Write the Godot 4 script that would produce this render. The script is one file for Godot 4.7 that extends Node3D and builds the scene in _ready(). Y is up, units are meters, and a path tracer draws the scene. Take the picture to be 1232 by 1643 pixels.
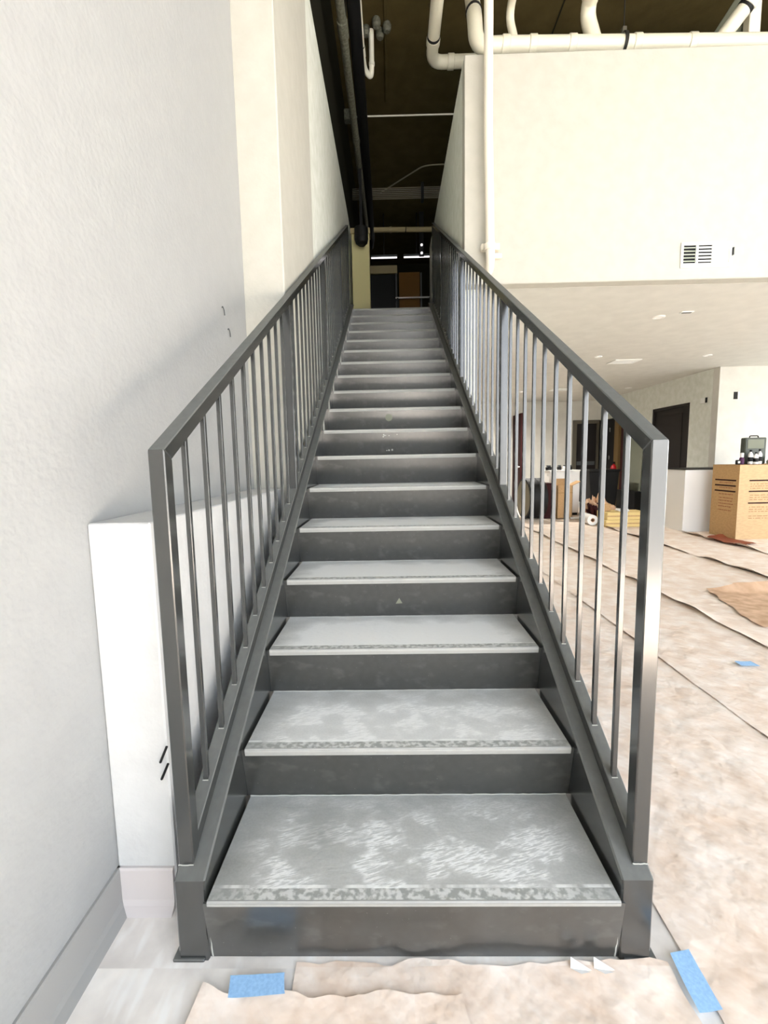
extends Node3D
# An unfinished shop interior: a grey steel stair climbs past a white wall to a dark mezzanine.
# y is up, the foot of the stair is at the origin, the flight climbs towards -z; s below means -z.

const RISE := 0.178
const RUN := 0.31385
const K := 0.5672            # slope of the flight
const STEPS := 18
const HALF := 0.490          # half the width of a tread
const OVER := 0.037          # how far a riser leans in below its nosing
const CEIL := 6.2
const SOFFIT := 2.65
const DECK := 3.204
const FRONT := 3.4           # the shop window stands here, behind the camera

var M := {}
var used := {}
var rng := RandomNumberGenerator.new()
# (s, y, x): a side view drawn in (s, y) and pushed along world x
var SIDE := Transform3D(Basis(Vector3(0, 0, -1), Vector3(0, 1, 0), Vector3(1, 0, 0)), Vector3.ZERO)


func _ready() -> void:
	rng.seed = 7
	camera_and_light()
	materials()
	shell()
	mezzanine()
	back_room()
	staircase()
	railing(-1, "dark grey steel stair railing on the wall side, left of the treads")
	railing(1, "grey steel stair railing on the open room side, right of the treads")
	floor_papers()
	pipes()
	upper_floor()
	boxes_at_right()
	clutter_behind_railing()
	small_details()


func camera_and_light() -> void:
	var cam := Camera3D.new()
	cam.name = "camera"
	cam.fov = 96.3078
	cam.near = 0.02
	cam.far = 200.0
	# pitch, yaw and roll of the phone that took the picture
	var b := Basis(Vector3.UP, deg_to_rad(1.028)) * Basis(Vector3.RIGHT, deg_to_rad(-6.472)) * Basis(Vector3.BACK, deg_to_rad(-1.078))
	cam.transform = Transform3D(b, Vector3(-0.032, 1.215, 0.971))
	add_child(cam)
	cam.current = true
	var sky := ProceduralSkyMaterial.new()
	sky.sky_top_color = Color(0.86, 0.91, 0.98)
	sky.sky_horizon_color = Color(0.97, 0.97, 0.96)
	sky.ground_bottom_color = Color(0.62, 0.61, 0.58)
	sky.ground_horizon_color = Color(0.8, 0.8, 0.78)
	sky.sun_angle_max = 1.0
	sky.sky_energy_multiplier = 1.0
	sky.ground_energy_multiplier = 1.0
	# high sun over the street: it falls on the floor inside the shop front, behind the viewer
	var sun := DirectionalLight3D.new()
	sun.name = "sun"
	sun.look_at_from_position(Vector3.ZERO, Vector3(-0.12, -1.0, -0.33))
	sun.light_color = Color(1.0, 0.985, 0.96)
	sun.light_energy = 9.0
	sun.light_angular_distance = 0.6
	sun.shadow_enabled = true
	add_child(sun)
	var s := Sky.new()
	s.sky_material = sky
	var e := Environment.new()
	e.background_mode = Environment.BG_SKY
	e.sky = s
	e.background_energy_multiplier = 2.5
	e.tonemap_mode = Environment.TONE_MAPPER_LINEAR
	e.tonemap_exposure = 2.75
	e.sdfgi_enabled = true
	e.ssao_enabled = true
	e.ssil_enabled = true
	var w := WorldEnvironment.new()
	w.name = "world_environment"
	w.environment = e
	add_child(w)


# ------------------------------------------------------------------ naming
func numbered(n: String) -> String:
	if not used.has(n):
		used[n] = 0
		return n
	used[n] += 1
	return "%s_%03d" % [n, used[n]]


func thing(called: String, label: String, category: String, at := Vector3.ZERO, group := "", turn := 0.0) -> Node3D:
	var o := Node3D.new()
	o.name = numbered(called)
	o.position = at
	o.rotation.y = turn
	add_child(o, true)
	tag(o, label, category, group)
	return o


func tag(o: Node, label: String, category: String, group := "") -> void:
	o.set_meta("label", label)
	o.set_meta("category", category)
	if group != "":
		o.set_meta("group", group)


func obj(called: String, st: SurfaceTool, mat: Material, parent: Node = null) -> MeshInstance3D:
	st.generate_normals()
	var mi := MeshInstance3D.new()
	mi.mesh = st.commit()
	mi.material_override = null
	mi.mesh.surface_set_material(0, mat)
	mi.cast_shadow = GeometryInstance3D.SHADOW_CASTING_SETTING_ON
	if parent == null:
		mi.name = numbered(called)
		add_child(mi, true)
	else:
		var n := called
		var i := 1
		while parent.has_node(NodePath(n)):
			n = "%s_%03d" % [called, i]
			i += 1
		mi.name = n
		parent.add_child(mi, true)
	return mi


# the same, with construction dust on the faces that look up
func dusty(called: String, st: SurfaceTool, parent: Node) -> MeshInstance3D:
	st.generate_normals()
	var arr := st.commit_to_arrays()
	var v: PackedVector3Array = arr[Mesh.ARRAY_VERTEX]
	var ix: PackedInt32Array = arr[Mesh.ARRAY_INDEX] if arr[Mesh.ARRAY_INDEX] != null else PackedInt32Array()
	if ix.is_empty():
		for i in v.size():
			ix.append(i)
	var side := tool()
	var top := tool()
	side.set_smooth_group(-1)
	top.set_smooth_group(-1)
	for i in range(0, ix.size(), 3):
		var a := v[ix[i]]
		var b := v[ix[i + 1]]
		var c := v[ix[i + 2]]
		var n := (c - a).cross(b - a).normalized()
		tri(top if n.y > 0.6 else side, a, b, c)
	var mi := obj(called, side, M.steel_paint, parent)
	top.generate_normals()
	top.commit(mi.mesh)
	mi.mesh.surface_set_material(1, M.dusty_steel)
	return mi


func struct(called: String, st: SurfaceTool, mat: Material, label: String, category := "") -> MeshInstance3D:
	var o := obj(called, st, mat)
	o.set_meta("kind", "structure")
	o.set_meta("label", label)
	o.set_meta("category", category if category != "" else called.get_slice("_", 0))
	return o


# ------------------------------------------------------------------ shapes
func tool() -> SurfaceTool:
	var st := SurfaceTool.new()
	st.begin(Mesh.PRIMITIVE_TRIANGLES)
	return st


func tri(st: SurfaceTool, a: Vector3, b: Vector3, c: Vector3, ua := Vector2.ZERO, ub := Vector2.ZERO, uc := Vector2.ZERO) -> void:
	st.set_uv(ua)
	st.add_vertex(a)
	st.set_uv(ub)
	st.add_vertex(b)
	st.set_uv(uc)
	st.add_vertex(c)


func inset(p: PackedVector2Array, c: float) -> PackedVector2Array:
	var out := PackedVector2Array()
	var n := p.size()
	for i in n:
		var e0 := (p[i] - p[(i + n - 1) % n]).normalized()
		var e1 := (p[(i + 1) % n] - p[i]).normalized()
		var n0 := Vector2(-e0.y, e0.x)
		var n1 := Vector2(-e1.y, e1.x)
		var m := n0 + n1
		var d := maxf(0.3, 1.0 + n0.dot(n1))
		out.append(p[i] + m * (c / d))
	return out


# a polygon pushed from depth d0 to d1, its two rims chamfered by c
func prism(st: SurfaceTool, poly: PackedVector2Array, d0: float, d1: float, c := 0.0, xf := Transform3D.IDENTITY, uv_by_y := false) -> void:
	st.set_smooth_group(-1)
	var p := poly
	var area := 0.0
	var n := p.size()
	for i in n:
		area += p[i].cross(p[(i + 1) % n])
	if area < 0.0:
		p = p.duplicate()
		p.reverse()
	var lo := p[0]
	var hi := p[0]
	for q in p:
		lo = lo.min(q)
		hi = hi.max(q)
	var size := (hi - lo).max(Vector2(0.0001, 0.0001))
	var rings: Array[PackedVector2Array] = []
	var ds: Array[float] = []
	if c > 0.0:
		var ins := inset(p, c)
		rings = [ins, p, p, ins]
		ds = [d0, d0 + c, d1 - c, d1]
	else:
		rings = [p, p]
		ds = [d0, d1]
	var uv := func(q: Vector2, d: float) -> Vector2:
		var t: Vector2 = (q - lo) / size
		return Vector2((d - d0) / (d1 - d0), t.y if uv_by_y else t.x)
	for k in rings.size() - 1:
		for i in n:
			var j := (i + 1) % n
			var a := rings[k][i]
			var b := rings[k][j]
			var cc := rings[k + 1][j]
			var dd := rings[k + 1][i]
			var A := xf * Vector3(a.x, a.y, ds[k])
			var B := xf * Vector3(b.x, b.y, ds[k])
			var C := xf * Vector3(cc.x, cc.y, ds[k + 1])
			var D := xf * Vector3(dd.x, dd.y, ds[k + 1])
			var ua: Vector2 = uv.call(a, ds[k])
			var ub: Vector2 = uv.call(b, ds[k])
			var uc: Vector2 = uv.call(cc, ds[k + 1])
			var ud: Vector2 = uv.call(dd, ds[k + 1])
			tri(st, A, C, B, ua, uc, ub)
			tri(st, A, D, C, ua, ud, uc)
	var last := rings.size() - 1
	var ix := Geometry2D.triangulate_polygon(rings[0])
	for t in range(0, ix.size(), 3):
		var q0 := rings[0][ix[t]]
		var q1 := rings[0][ix[t + 1]]
		var q2 := rings[0][ix[t + 2]]
		if (q1 - q0).cross(q2 - q0) < 0.0:
			var sw := q1
			q1 = q2
			q2 = sw
		tri(st, xf * Vector3(q0.x, q0.y, ds[0]), xf * Vector3(q1.x, q1.y, ds[0]), xf * Vector3(q2.x, q2.y, ds[0]), uv.call(q0, d0), uv.call(q1, d0), uv.call(q2, d0))
		tri(st, xf * Vector3(q0.x, q0.y, ds[last]), xf * Vector3(q2.x, q2.y, ds[last]), xf * Vector3(q1.x, q1.y, ds[last]), uv.call(q0, d1), uv.call(q2, d1), uv.call(q1, d1))


# a box between two corners with chamfered edges
func box(st: SurfaceTool, a: Vector3, b: Vector3, c := 0.0, xf := Transform3D.IDENTITY) -> void:
	var lo := a.min(b)
	var hi := a.max(b)
	var p: PackedVector2Array
	if c > 0.0:
		p = PackedVector2Array([Vector2(lo.x + c, lo.y), Vector2(hi.x - c, lo.y), Vector2(hi.x, lo.y + c), Vector2(hi.x, hi.y - c), Vector2(hi.x - c, hi.y), Vector2(lo.x + c, hi.y), Vector2(lo.x, hi.y - c), Vector2(lo.x, lo.y + c)])
	else:
		p = PackedVector2Array([Vector2(lo.x, lo.y), Vector2(hi.x, lo.y), Vector2(hi.x, hi.y), Vector2(lo.x, hi.y)])
	prism(st, p, lo.z, hi.z, c, xf, true)


func boxed(a: Vector3, b: Vector3, c := 0.0) -> SurfaceTool:
	var st := tool()
	box(st, a, b, c)
	return st


# a round bar along a path
func tube(st: SurfaceTool, path: PackedVector3Array, r: float, sides := 14, capped := true) -> void:
	var n := path.size()
	var rings: Array[PackedVector3Array] = []
	var t0 := (path[1] - path[0]).normalized()
	var u := t0.cross(Vector3.UP if absf(t0.y) < 0.9 else Vector3.RIGHT).normalized()
	for i in n:
		var t: Vector3
		if i == 0:
			t = t0
		elif i == n - 1:
			t = (path[i] - path[i - 1]).normalized()
		else:
			t = ((path[i] - path[i - 1]).normalized() + (path[i + 1] - path[i]).normalized()).normalized()
		u = (u - t * u.dot(t)).normalized()
		var v := t.cross(u)
		var ring := PackedVector3Array()
		for k in sides:
			var a := TAU * k / sides
			ring.append(path[i] + (u * cos(a) + v * sin(a)) * r)
		rings.append(ring)
	st.set_smooth_group(0)
	for i in n - 1:
		for k in sides:
			var j := (k + 1) % sides
			var a := rings[i][k]
			var b := rings[i][j]
			var c := rings[i + 1][j]
			var d := rings[i + 1][k]
			tri(st, a, c, b)
			tri(st, a, d, c)
	if capped:
		st.set_smooth_group(-1)
		for k in sides:
			var j := (k + 1) % sides
			tri(st, path[0], rings[0][k], rings[0][j])
			tri(st, path[n - 1], rings[n - 1][j], rings[n - 1][k])


# a polyline with its corners rounded
func bent(pts: Array, r: float, steps := 7) -> PackedVector3Array:
	var out := PackedVector3Array()
	out.append(pts[0])
	for i in range(1, pts.size() - 1):
		var p: Vector3 = pts[i]
		var a: Vector3 = pts[i - 1]
		var b: Vector3 = pts[i + 1]
		var ra := minf(r, p.distance_to(a) * 0.48)
		var rb := minf(r, p.distance_to(b) * 0.48)
		var s := p + (a - p).normalized() * ra
		var e := p + (b - p).normalized() * rb
		for k in steps + 1:
			var t := float(k) / steps
			out.append(s.lerp(p, t).lerp(p.lerp(e, t), t))
	out.append(pts[pts.size() - 1])
	return out


# a profile of (radius, height) turned about y
func lathe(st: SurfaceTool, prof: Array, sides := 20, xf := Transform3D.IDENTITY) -> void:
	for i in prof.size() - 1:
		st.set_smooth_group(i + 1)
		for k in sides:
			var a0 := TAU * k / sides
			var a1 := TAU * (k + 1) / sides
			var p: Vector2 = prof[i]
			var q: Vector2 = prof[i + 1]
			var A := xf * Vector3(p.x * cos(a0), p.y, p.x * sin(a0))
			var B := xf * Vector3(p.x * cos(a1), p.y, p.x * sin(a1))
			var C := xf * Vector3(q.x * cos(a1), q.y, q.x * sin(a1))
			var D := xf * Vector3(q.x * cos(a0), q.y, q.x * sin(a0))
			if p.x > 0.0:
				tri(st, A, B, C)
			if q.x > 0.0:
				tri(st, A, C, D)


func along(a: Vector3, b: Vector3) -> Transform3D:   # y runs from a to b
	var y := (b - a).normalized()
	var x := y.cross(Vector3.FORWARD if absf(y.z) < 0.9 else Vector3.RIGHT).normalized()
	return Transform3D(Basis(x, y, x.cross(y)), a)


# ------------------------------------------------------------------ materials
func noise(s: int, freq: float, oct := 4) -> FastNoiseLite:
	var f := FastNoiseLite.new()
	f.seed = s
	f.frequency = freq
	f.noise_type = FastNoiseLite.TYPE_SIMPLEX_SMOOTH
	f.fractal_octaves = oct
	return f


func speckle(s: int, freq: float, oct: int, lo: Color, hi: Color, size := 512) -> NoiseTexture2D:
	var t := NoiseTexture2D.new()
	t.width = size
	t.height = size
	t.seamless = true
	t.noise = noise(s, freq, oct)
	var g := Gradient.new()
	g.set_color(0, lo)
	g.set_color(1, hi)
	t.color_ramp = g
	return t


func bumps(s: int, freq: float, oct: int, strength: float, size := 512) -> NoiseTexture2D:
	var t := NoiseTexture2D.new()
	t.width = size
	t.height = size
	t.seamless = true
	t.noise = noise(s, freq, oct)
	t.as_normal_map = true
	t.bump_strength = strength
	return t


func mat(n: String, c: Color, rough: float, spec := 0.5, metal := 0.0) -> StandardMaterial3D:
	var m := StandardMaterial3D.new()
	m.resource_name = n
	m.albedo_color = c
	m.roughness = rough
	m.metallic_specular = spec
	m.metallic = metal
	M[n] = m
	return m


func tri_map(m: StandardMaterial3D, scale: float, albedo: Texture2D, normal: Texture2D = null, ns := 1.0) -> void:
	m.uv1_triplanar = true
	m.uv1_world_triplanar = true
	m.uv1_scale = Vector3.ONE * scale
	m.albedo_texture = albedo
	if normal:
		m.normal_enabled = true
		m.normal_texture = normal
		m.normal_scale = ns


func materials() -> void:
	var peel := bumps(3, 0.06, 3, 2.0)
	var w := mat("white_paint", Color(0.80, 0.80, 0.79), 0.62, 0.35)
	tri_map(w, 1.3, speckle(11, 0.012, 4, Color(0.965, 0.965, 0.965), Color(1, 1, 1)), peel, 0.25)
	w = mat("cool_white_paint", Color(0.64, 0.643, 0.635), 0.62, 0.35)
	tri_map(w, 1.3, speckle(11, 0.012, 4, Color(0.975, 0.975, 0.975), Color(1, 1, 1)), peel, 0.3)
	w = mat("cream_paint", Color(0.735, 0.723, 0.68), 0.65, 0.35)
	tri_map(w, 1.1, speckle(12, 0.012, 4, Color(0.96, 0.96, 0.955), Color(1, 1, 1)), peel, 0.2)
	w = mat("soffit_paint", Color(0.83, 0.82, 0.785), 0.8, 0.2)
	tri_map(w, 0.7, speckle(13, 0.01, 4, Color(0.95, 0.95, 0.95), Color(1, 1, 1)))
	w = mat("pale_plaster", Color(0.90, 0.905, 0.875), 0.8, 0.25)
	tri_map(w, 0.9, speckle(14, 0.015, 5, Color(0.92, 0.925, 0.9), Color(1, 1, 1)), peel, 0.3)
	w = mat("dark_deck", Color(0.325, 0.285, 0.175), 0.85, 0.2)
	tri_map(w, 0.35, speckle(15, 0.02, 5, Color(0.88, 0.88, 0.86), Color(1, 1, 1)), bumps(16, 0.02, 4, 3.0), 0.25)
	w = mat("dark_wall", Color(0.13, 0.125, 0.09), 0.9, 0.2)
	mat("black", Color(0.045, 0.045, 0.045), 0.6, 0.4)
	mat("pale_base", Color(0.80, 0.77, 0.755), 0.5, 0.45)
	w = mat("cove_base", Color(0.60, 0.595, 0.58), 0.45, 0.5)
	w = mat("concrete", Color(0.98, 0.97, 0.95), 0.5, 0.45)
	tri_map(w, 0.8, concrete_image(), bumps(17, 0.03, 4, 2.0), 0.25)
	w = mat("kraft", Color(1, 1, 1), 0.72, 0.3)
	tri_map(w, 0.75, kraft_image(), bumps(18, 0.018, 5, 5.0), 0.55)
	w = mat("kraft_dark", Color(0.90, 0.77, 0.65), 0.75, 0.3)
	tri_map(w, 0.75, speckle(40, 0.02, 4, Color(0.8, 0.75, 0.7), Color(1, 1, 1)))
	w = mat("steel_paint", Color(0.18, 0.184, 0.177), 0.27, 0.62)
	tri_map(w, 2.0, speckle(19, 0.015, 5, Color(0.95, 0.95, 0.95), Color(1, 1, 1)), bumps(20, 0.03, 3, 1.0), 0.04)
	w.clearcoat_enabled = true
	w.clearcoat = 0.8
	w.clearcoat_roughness = 0.14
	w = mat("dusty_steel", Color(0.41, 0.415, 0.40), 0.5, 0.5)
	tri_map(w, 2.0, speckle(24, 0.03, 5, Color(0.86, 0.86, 0.86), Color(1, 1, 1)))
	w = mat("riser_paint", Color(1, 1, 1), 0.3, 0.6)
	w.albedo_texture = riser_image()
	w.clearcoat_enabled = true
	w.clearcoat = 0.6
	w.clearcoat_roughness = 0.22
	for k in 4:
		w = mat("tread_%d" % k, Color(1, 1, 1), 0.55, 0.45)
		w.albedo_texture = tread_image(k)
		w.normal_enabled = true
		w.normal_texture = bumps(60 + k, 0.05, 4, 2.5)
		w.normal_scale = 0.35
	mat("caulk", Color(0.70, 0.70, 0.67), 0.7, 0.3)
	w = mat("blue_tape", Color(0.66, 0.82, 0.96), 0.6, 0.35)
	tri_map(w, 6.0, speckle(21, 0.03, 4, Color(0.85, 0.88, 0.92), Color(1, 1, 1)))
	mat("pvc", Color(0.90, 0.88, 0.80), 0.35, 0.5)
	mat("pvc_bright", Color(0.95, 0.94, 0.88), 0.35, 0.5)
	w = mat("pipe_white", Color(0.93, 0.90, 0.83), 0.5, 0.4)
	w = mat("iron", Color(0.50, 0.50, 0.45), 0.6, 0.4)
	tri_map(w, 1.5, speckle(22, 0.04, 5, Color(0.55, 0.55, 0.5), Color(1, 1, 1)))
	mat("dark_iron", Color(0.14, 0.135, 0.12), 0.6, 0.4)
	mat("band", Color(0.09, 0.085, 0.08), 0.6, 0.4)
	w = mat("galvanised", Color(0.45, 0.43, 0.38), 0.45, 0.5, 0.6)
	w = mat("cardboard", Color(0.76, 0.62, 0.45), 0.8, 0.25)
	tri_map(w, 2.0, speckle(23, 0.03, 4, Color(0.9, 0.88, 0.86), Color(1, 1, 1)))
	w = mat("box_front", Color(1, 1, 1), 0.8, 0.25)
	w.albedo_texture = print_image(0)
	w = mat("box_side", Color(1, 1, 1), 0.8, 0.25)
	w.albedo_texture = print_image(1)
	mat("pale_board", Color(0.86, 0.76, 0.52), 0.75, 0.3)
	mat("scrap", Color(0.55, 0.30, 0.20), 0.75, 0.3)
	mat("maroon", Color(0.20, 0.07, 0.07), 0.7, 0.3)
	mat("olive", Color(0.52, 0.50, 0.42), 0.6, 0.3)
	mat("door_dark", Color(0.11, 0.085, 0.07), 0.5, 0.4)
	mat("door_frame", Color(0.36, 0.34, 0.29), 0.5, 0.4)
	mat("red", Color(0.72, 0.05, 0.09), 0.4, 0.5)
	mat("brass", Color(0.42, 0.33, 0.18), 0.5, 0.5)
	mat("grey_green", Color(0.50, 0.51, 0.45), 0.7, 0.3)
	mat("chrome", Color(0.85, 0.85, 0.85), 0.25, 0.5, 0.9)
	mat("vent_white", Color(0.92, 0.92, 0.90), 0.5, 0.4)
	mat("vent_blank", Color(0.78, 0.80, 0.73), 0.5, 0.4)
	mat("plywood", Color(0.42, 0.30, 0.14), 0.75, 0.3)
	mat("tan_wood", Color(0.60, 0.55, 0.42), 0.75, 0.3)
	mat("yellow_plaster", Color(0.80, 0.77, 0.58), 0.8, 0.3)
	mat("slate", Color(0.32, 0.33, 0.33), 0.5, 0.4)
	mat("tool_case", Color(0.25, 0.27, 0.23), 0.35, 0.5)
	mat("plum", Color(0.30, 0.12, 0.28), 0.5, 0.4)
	mat("white_enamel", Color(0.90, 0.89, 0.87), 0.4, 0.5)
	mat("ground", Color(0.44, 0.44, 0.435), 0.9, 0.2)
	w = mat("lamp_glow", Color(0.9, 0.9, 0.9), 0.5, 0.3)
	w.emission_enabled = true
	w.emission = Color(1, 0.97, 0.98)
	w.emission_energy_multiplier = 0.6


func kraft_image() -> ImageTexture:
	var im := Image.create(1024, 1024, false, Image.FORMAT_RGB8)
	var a := noise(31, 0.006, 5)
	var b := noise(32, 0.02, 4)
	var c := noise(33, 0.05, 3)
	for y in 1024:
		for x in 1024:
			# drag marks run across the roll
			var big := a.get_noise_2d(x, y)
			var drag := b.get_noise_2d(x * 0.35 + y * 0.35, y * 1.3 - x * 1.3)
			var fine := c.get_noise_2d(x * 0.5, y * 2.0)
			var t := clampf(0.58 + big * 0.7 + drag * 0.28 + fine * 0.1, 0.0, 1.0)
			var col := Color(0.885, 0.79, 0.705).lerp(Color(0.96, 0.91, 0.86), t)
			im.set_pixel(x, y, col)
	return ImageTexture.create_from_image(im)


func concrete_image() -> ImageTexture:
	var im := Image.create(768, 768, false, Image.FORMAT_RGB8)
	var a := noise(34, 0.008, 5)
	var b := noise(35, 0.012, 3)
	for y in 768:
		for x in 768:
			var t := 0.5 + a.get_noise_2d(x, y) * 0.9
			var s := clampf(b.get_noise_2d(x * 2.2, y * 0.5) * 2.2 - 0.25, 0.0, 1.0)
			var col := Color(0.88, 0.86, 0.845).lerp(Color(1.0, 0.985, 0.97), clampf(t, 0, 1))
			im.set_pixel(x, y, col.lerp(Color(1, 1, 1), s * 0.7))
	return ImageTexture.create_from_image(im)


# tread: grey paint under pale construction dust, scuffed along the middle and by the nosing
func tread_image(k: int) -> ImageTexture:
	var w := 768
	var h := 288
	var im := Image.create(w, h, false, Image.FORMAT_RGB8)
	var a := noise(70 + k, 0.007, 4)
	var b := noise(80 + k, 0.045, 4)
	var c := noise(90 + k, 0.13, 2)
	var amount: float = [0.60, 0.92, 1.25, 0.3][k]
	var scuff: float = [0.55, 0.35, 0.15, 0.2][k]
	for y in h:
		var v := float(y) / h            # 0 at the nosing
		for x in w:
			var u := float(x) / w
			var mid := smoothstep(0.0, 0.16, u) * smoothstep(0.0, 0.16, 1.0 - u) * smoothstep(1.12, 0.45, v)
			var cloud := 0.5 + a.get_noise_2d(x, y * 1.3) * 1.1
			var hair := 1.0 - absf(b.get_noise_2d((x + y * 1.9) * 0.22, (y * 2.6 - x * 0.9) * 0.9)) * 3.2
			var grit := c.get_noise_2d(x, y)
			var patch := smoothstep(0.35, 0.75, cloud) * mid
			var d := clampf(lerpf(amount * 0.5, amount, mid * 0.8) + (cloud - 0.5) * 0.16 + patch * maxf(hair, 0.0) * scuff + grit * 0.05, 0.0, 1.0)
			# two darker scuffs left of the middle
			if k == 0:
				d *= 1.0 - 0.55 * clampf(1.0 - Vector2((u - 0.24) * 9.0, (v - 0.58) * 3.2).length(), 0.0, 1.0)
			var col := Color(0.53, 0.535, 0.51).lerp(Color(0.93, 0.93, 0.915), d)
			# raised seam of the nosing strip with a mottled band in front of it
			if v < 0.10 and k < 3:
				var band := clampf(0.5 + b.get_noise_2d(x * 1.2, y * 1.2 + 900) * 2.0, 0.0, 1.0)
				col = Color(0.62, 0.625, 0.60).lerp(Color(0.88, 0.88, 0.86), band * (0.3 + 0.5 * mid))
			if absf(v - 0.115) < 0.012 and k < 3:
				col = col.lerp(Color(0.95, 0.95, 0.93), 0.75 * clampf(0.6 + a.get_noise_2d(x * 3, 77) * 1.5, 0, 1))
			if v < 0.014:
				col = Color(0.62, 0.62, 0.60)
			im.set_pixel(x, y, col)
	return ImageTexture.create_from_image(im)


func riser_image() -> ImageTexture:
	var w := 768
	var h := 144
	var im := Image.create(w, h, false, Image.FORMAT_RGB8)
	var a := noise(51, 0.012, 4)
	var b := noise(52, 0.03, 3)
	var c := noise(53, 0.2, 2)
	for y in h:
		for x in w:
			var t := a.get_noise_2d(x, y * 1.4)
			var col := Color(0.215, 0.215, 0.205).lerp(Color(0.235, 0.235, 0.225), 0.5 + b.get_noise_2d(x, y))
			col = col.lerp(Color(0.42, 0.42, 0.405), clampf(t * 0.9 - 0.22, 0.0, 0.3))
			if c.get_noise_2d(x * 0.6, y * 0.6) > 0.8:
				col = col.lerp(Color(0.7, 0.7, 0.68), 0.5)
			im.set_pixel(x, y, col)
	return ImageTexture.create_from_image(im)


# the faint rows and heavy rules printed on the big carton
func print_image(side: int) -> ImageTexture:
	var w := 512
	var h := 512
	var im := Image.create(w, h, false, Image.FORMAT_RGB8)
	var a := noise(61 + side, 0.02, 4)
	var base := Color(0.77, 0.655, 0.50) if side == 0 else Color(0.74, 0.60, 0.42)
	for y in h:
		for x in w:
			im.set_pixel(x, y, base * (1.0 + a.get_noise_2d(x, y * 3) * 0.06))
	var ink := Color(0.19, 0.10, 0.10)
	var pale := Color(0.60, 0.45, 0.31)
	var r := RandomNumberGenerator.new()
	r.seed = 5 + side
	if side == 0:
		for f in [0.20, 0.345, 0.50]:
			im.fill_rect(Rect2i(80, int(f * h), 420, 9), ink)
		for row in [0.25, 0.28, 0.31, 0.40, 0.43, 0.46, 0.56, 0.59, 0.62, 0.68, 0.71]:
			var x := 90
			while x < 480:
				var l := r.randi_range(8, 40)
				im.fill_rect(Rect2i(x, int(row * h), l, 4), pale)
				x += l + r.randi_range(5, 12)
	else:
		for f in [0.20, 0.275, 0.35]:
			im.fill_rect(Rect2i(60, int(f * h), 400, 10), ink)
		for row in [0.24, 0.31, 0.40, 0.45, 0.49, 0.53, 0.57, 0.62]:
			var x := 150
			while x < 400:
				var l := r.randi_range(10, 46)
				im.fill_rect(Rect2i(x, int(row * h), l, 5), Color(0.55, 0.33, 0.24))
				x += l + r.randi_range(5, 12)
	return ImageTexture.create_from_image(im)


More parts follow.
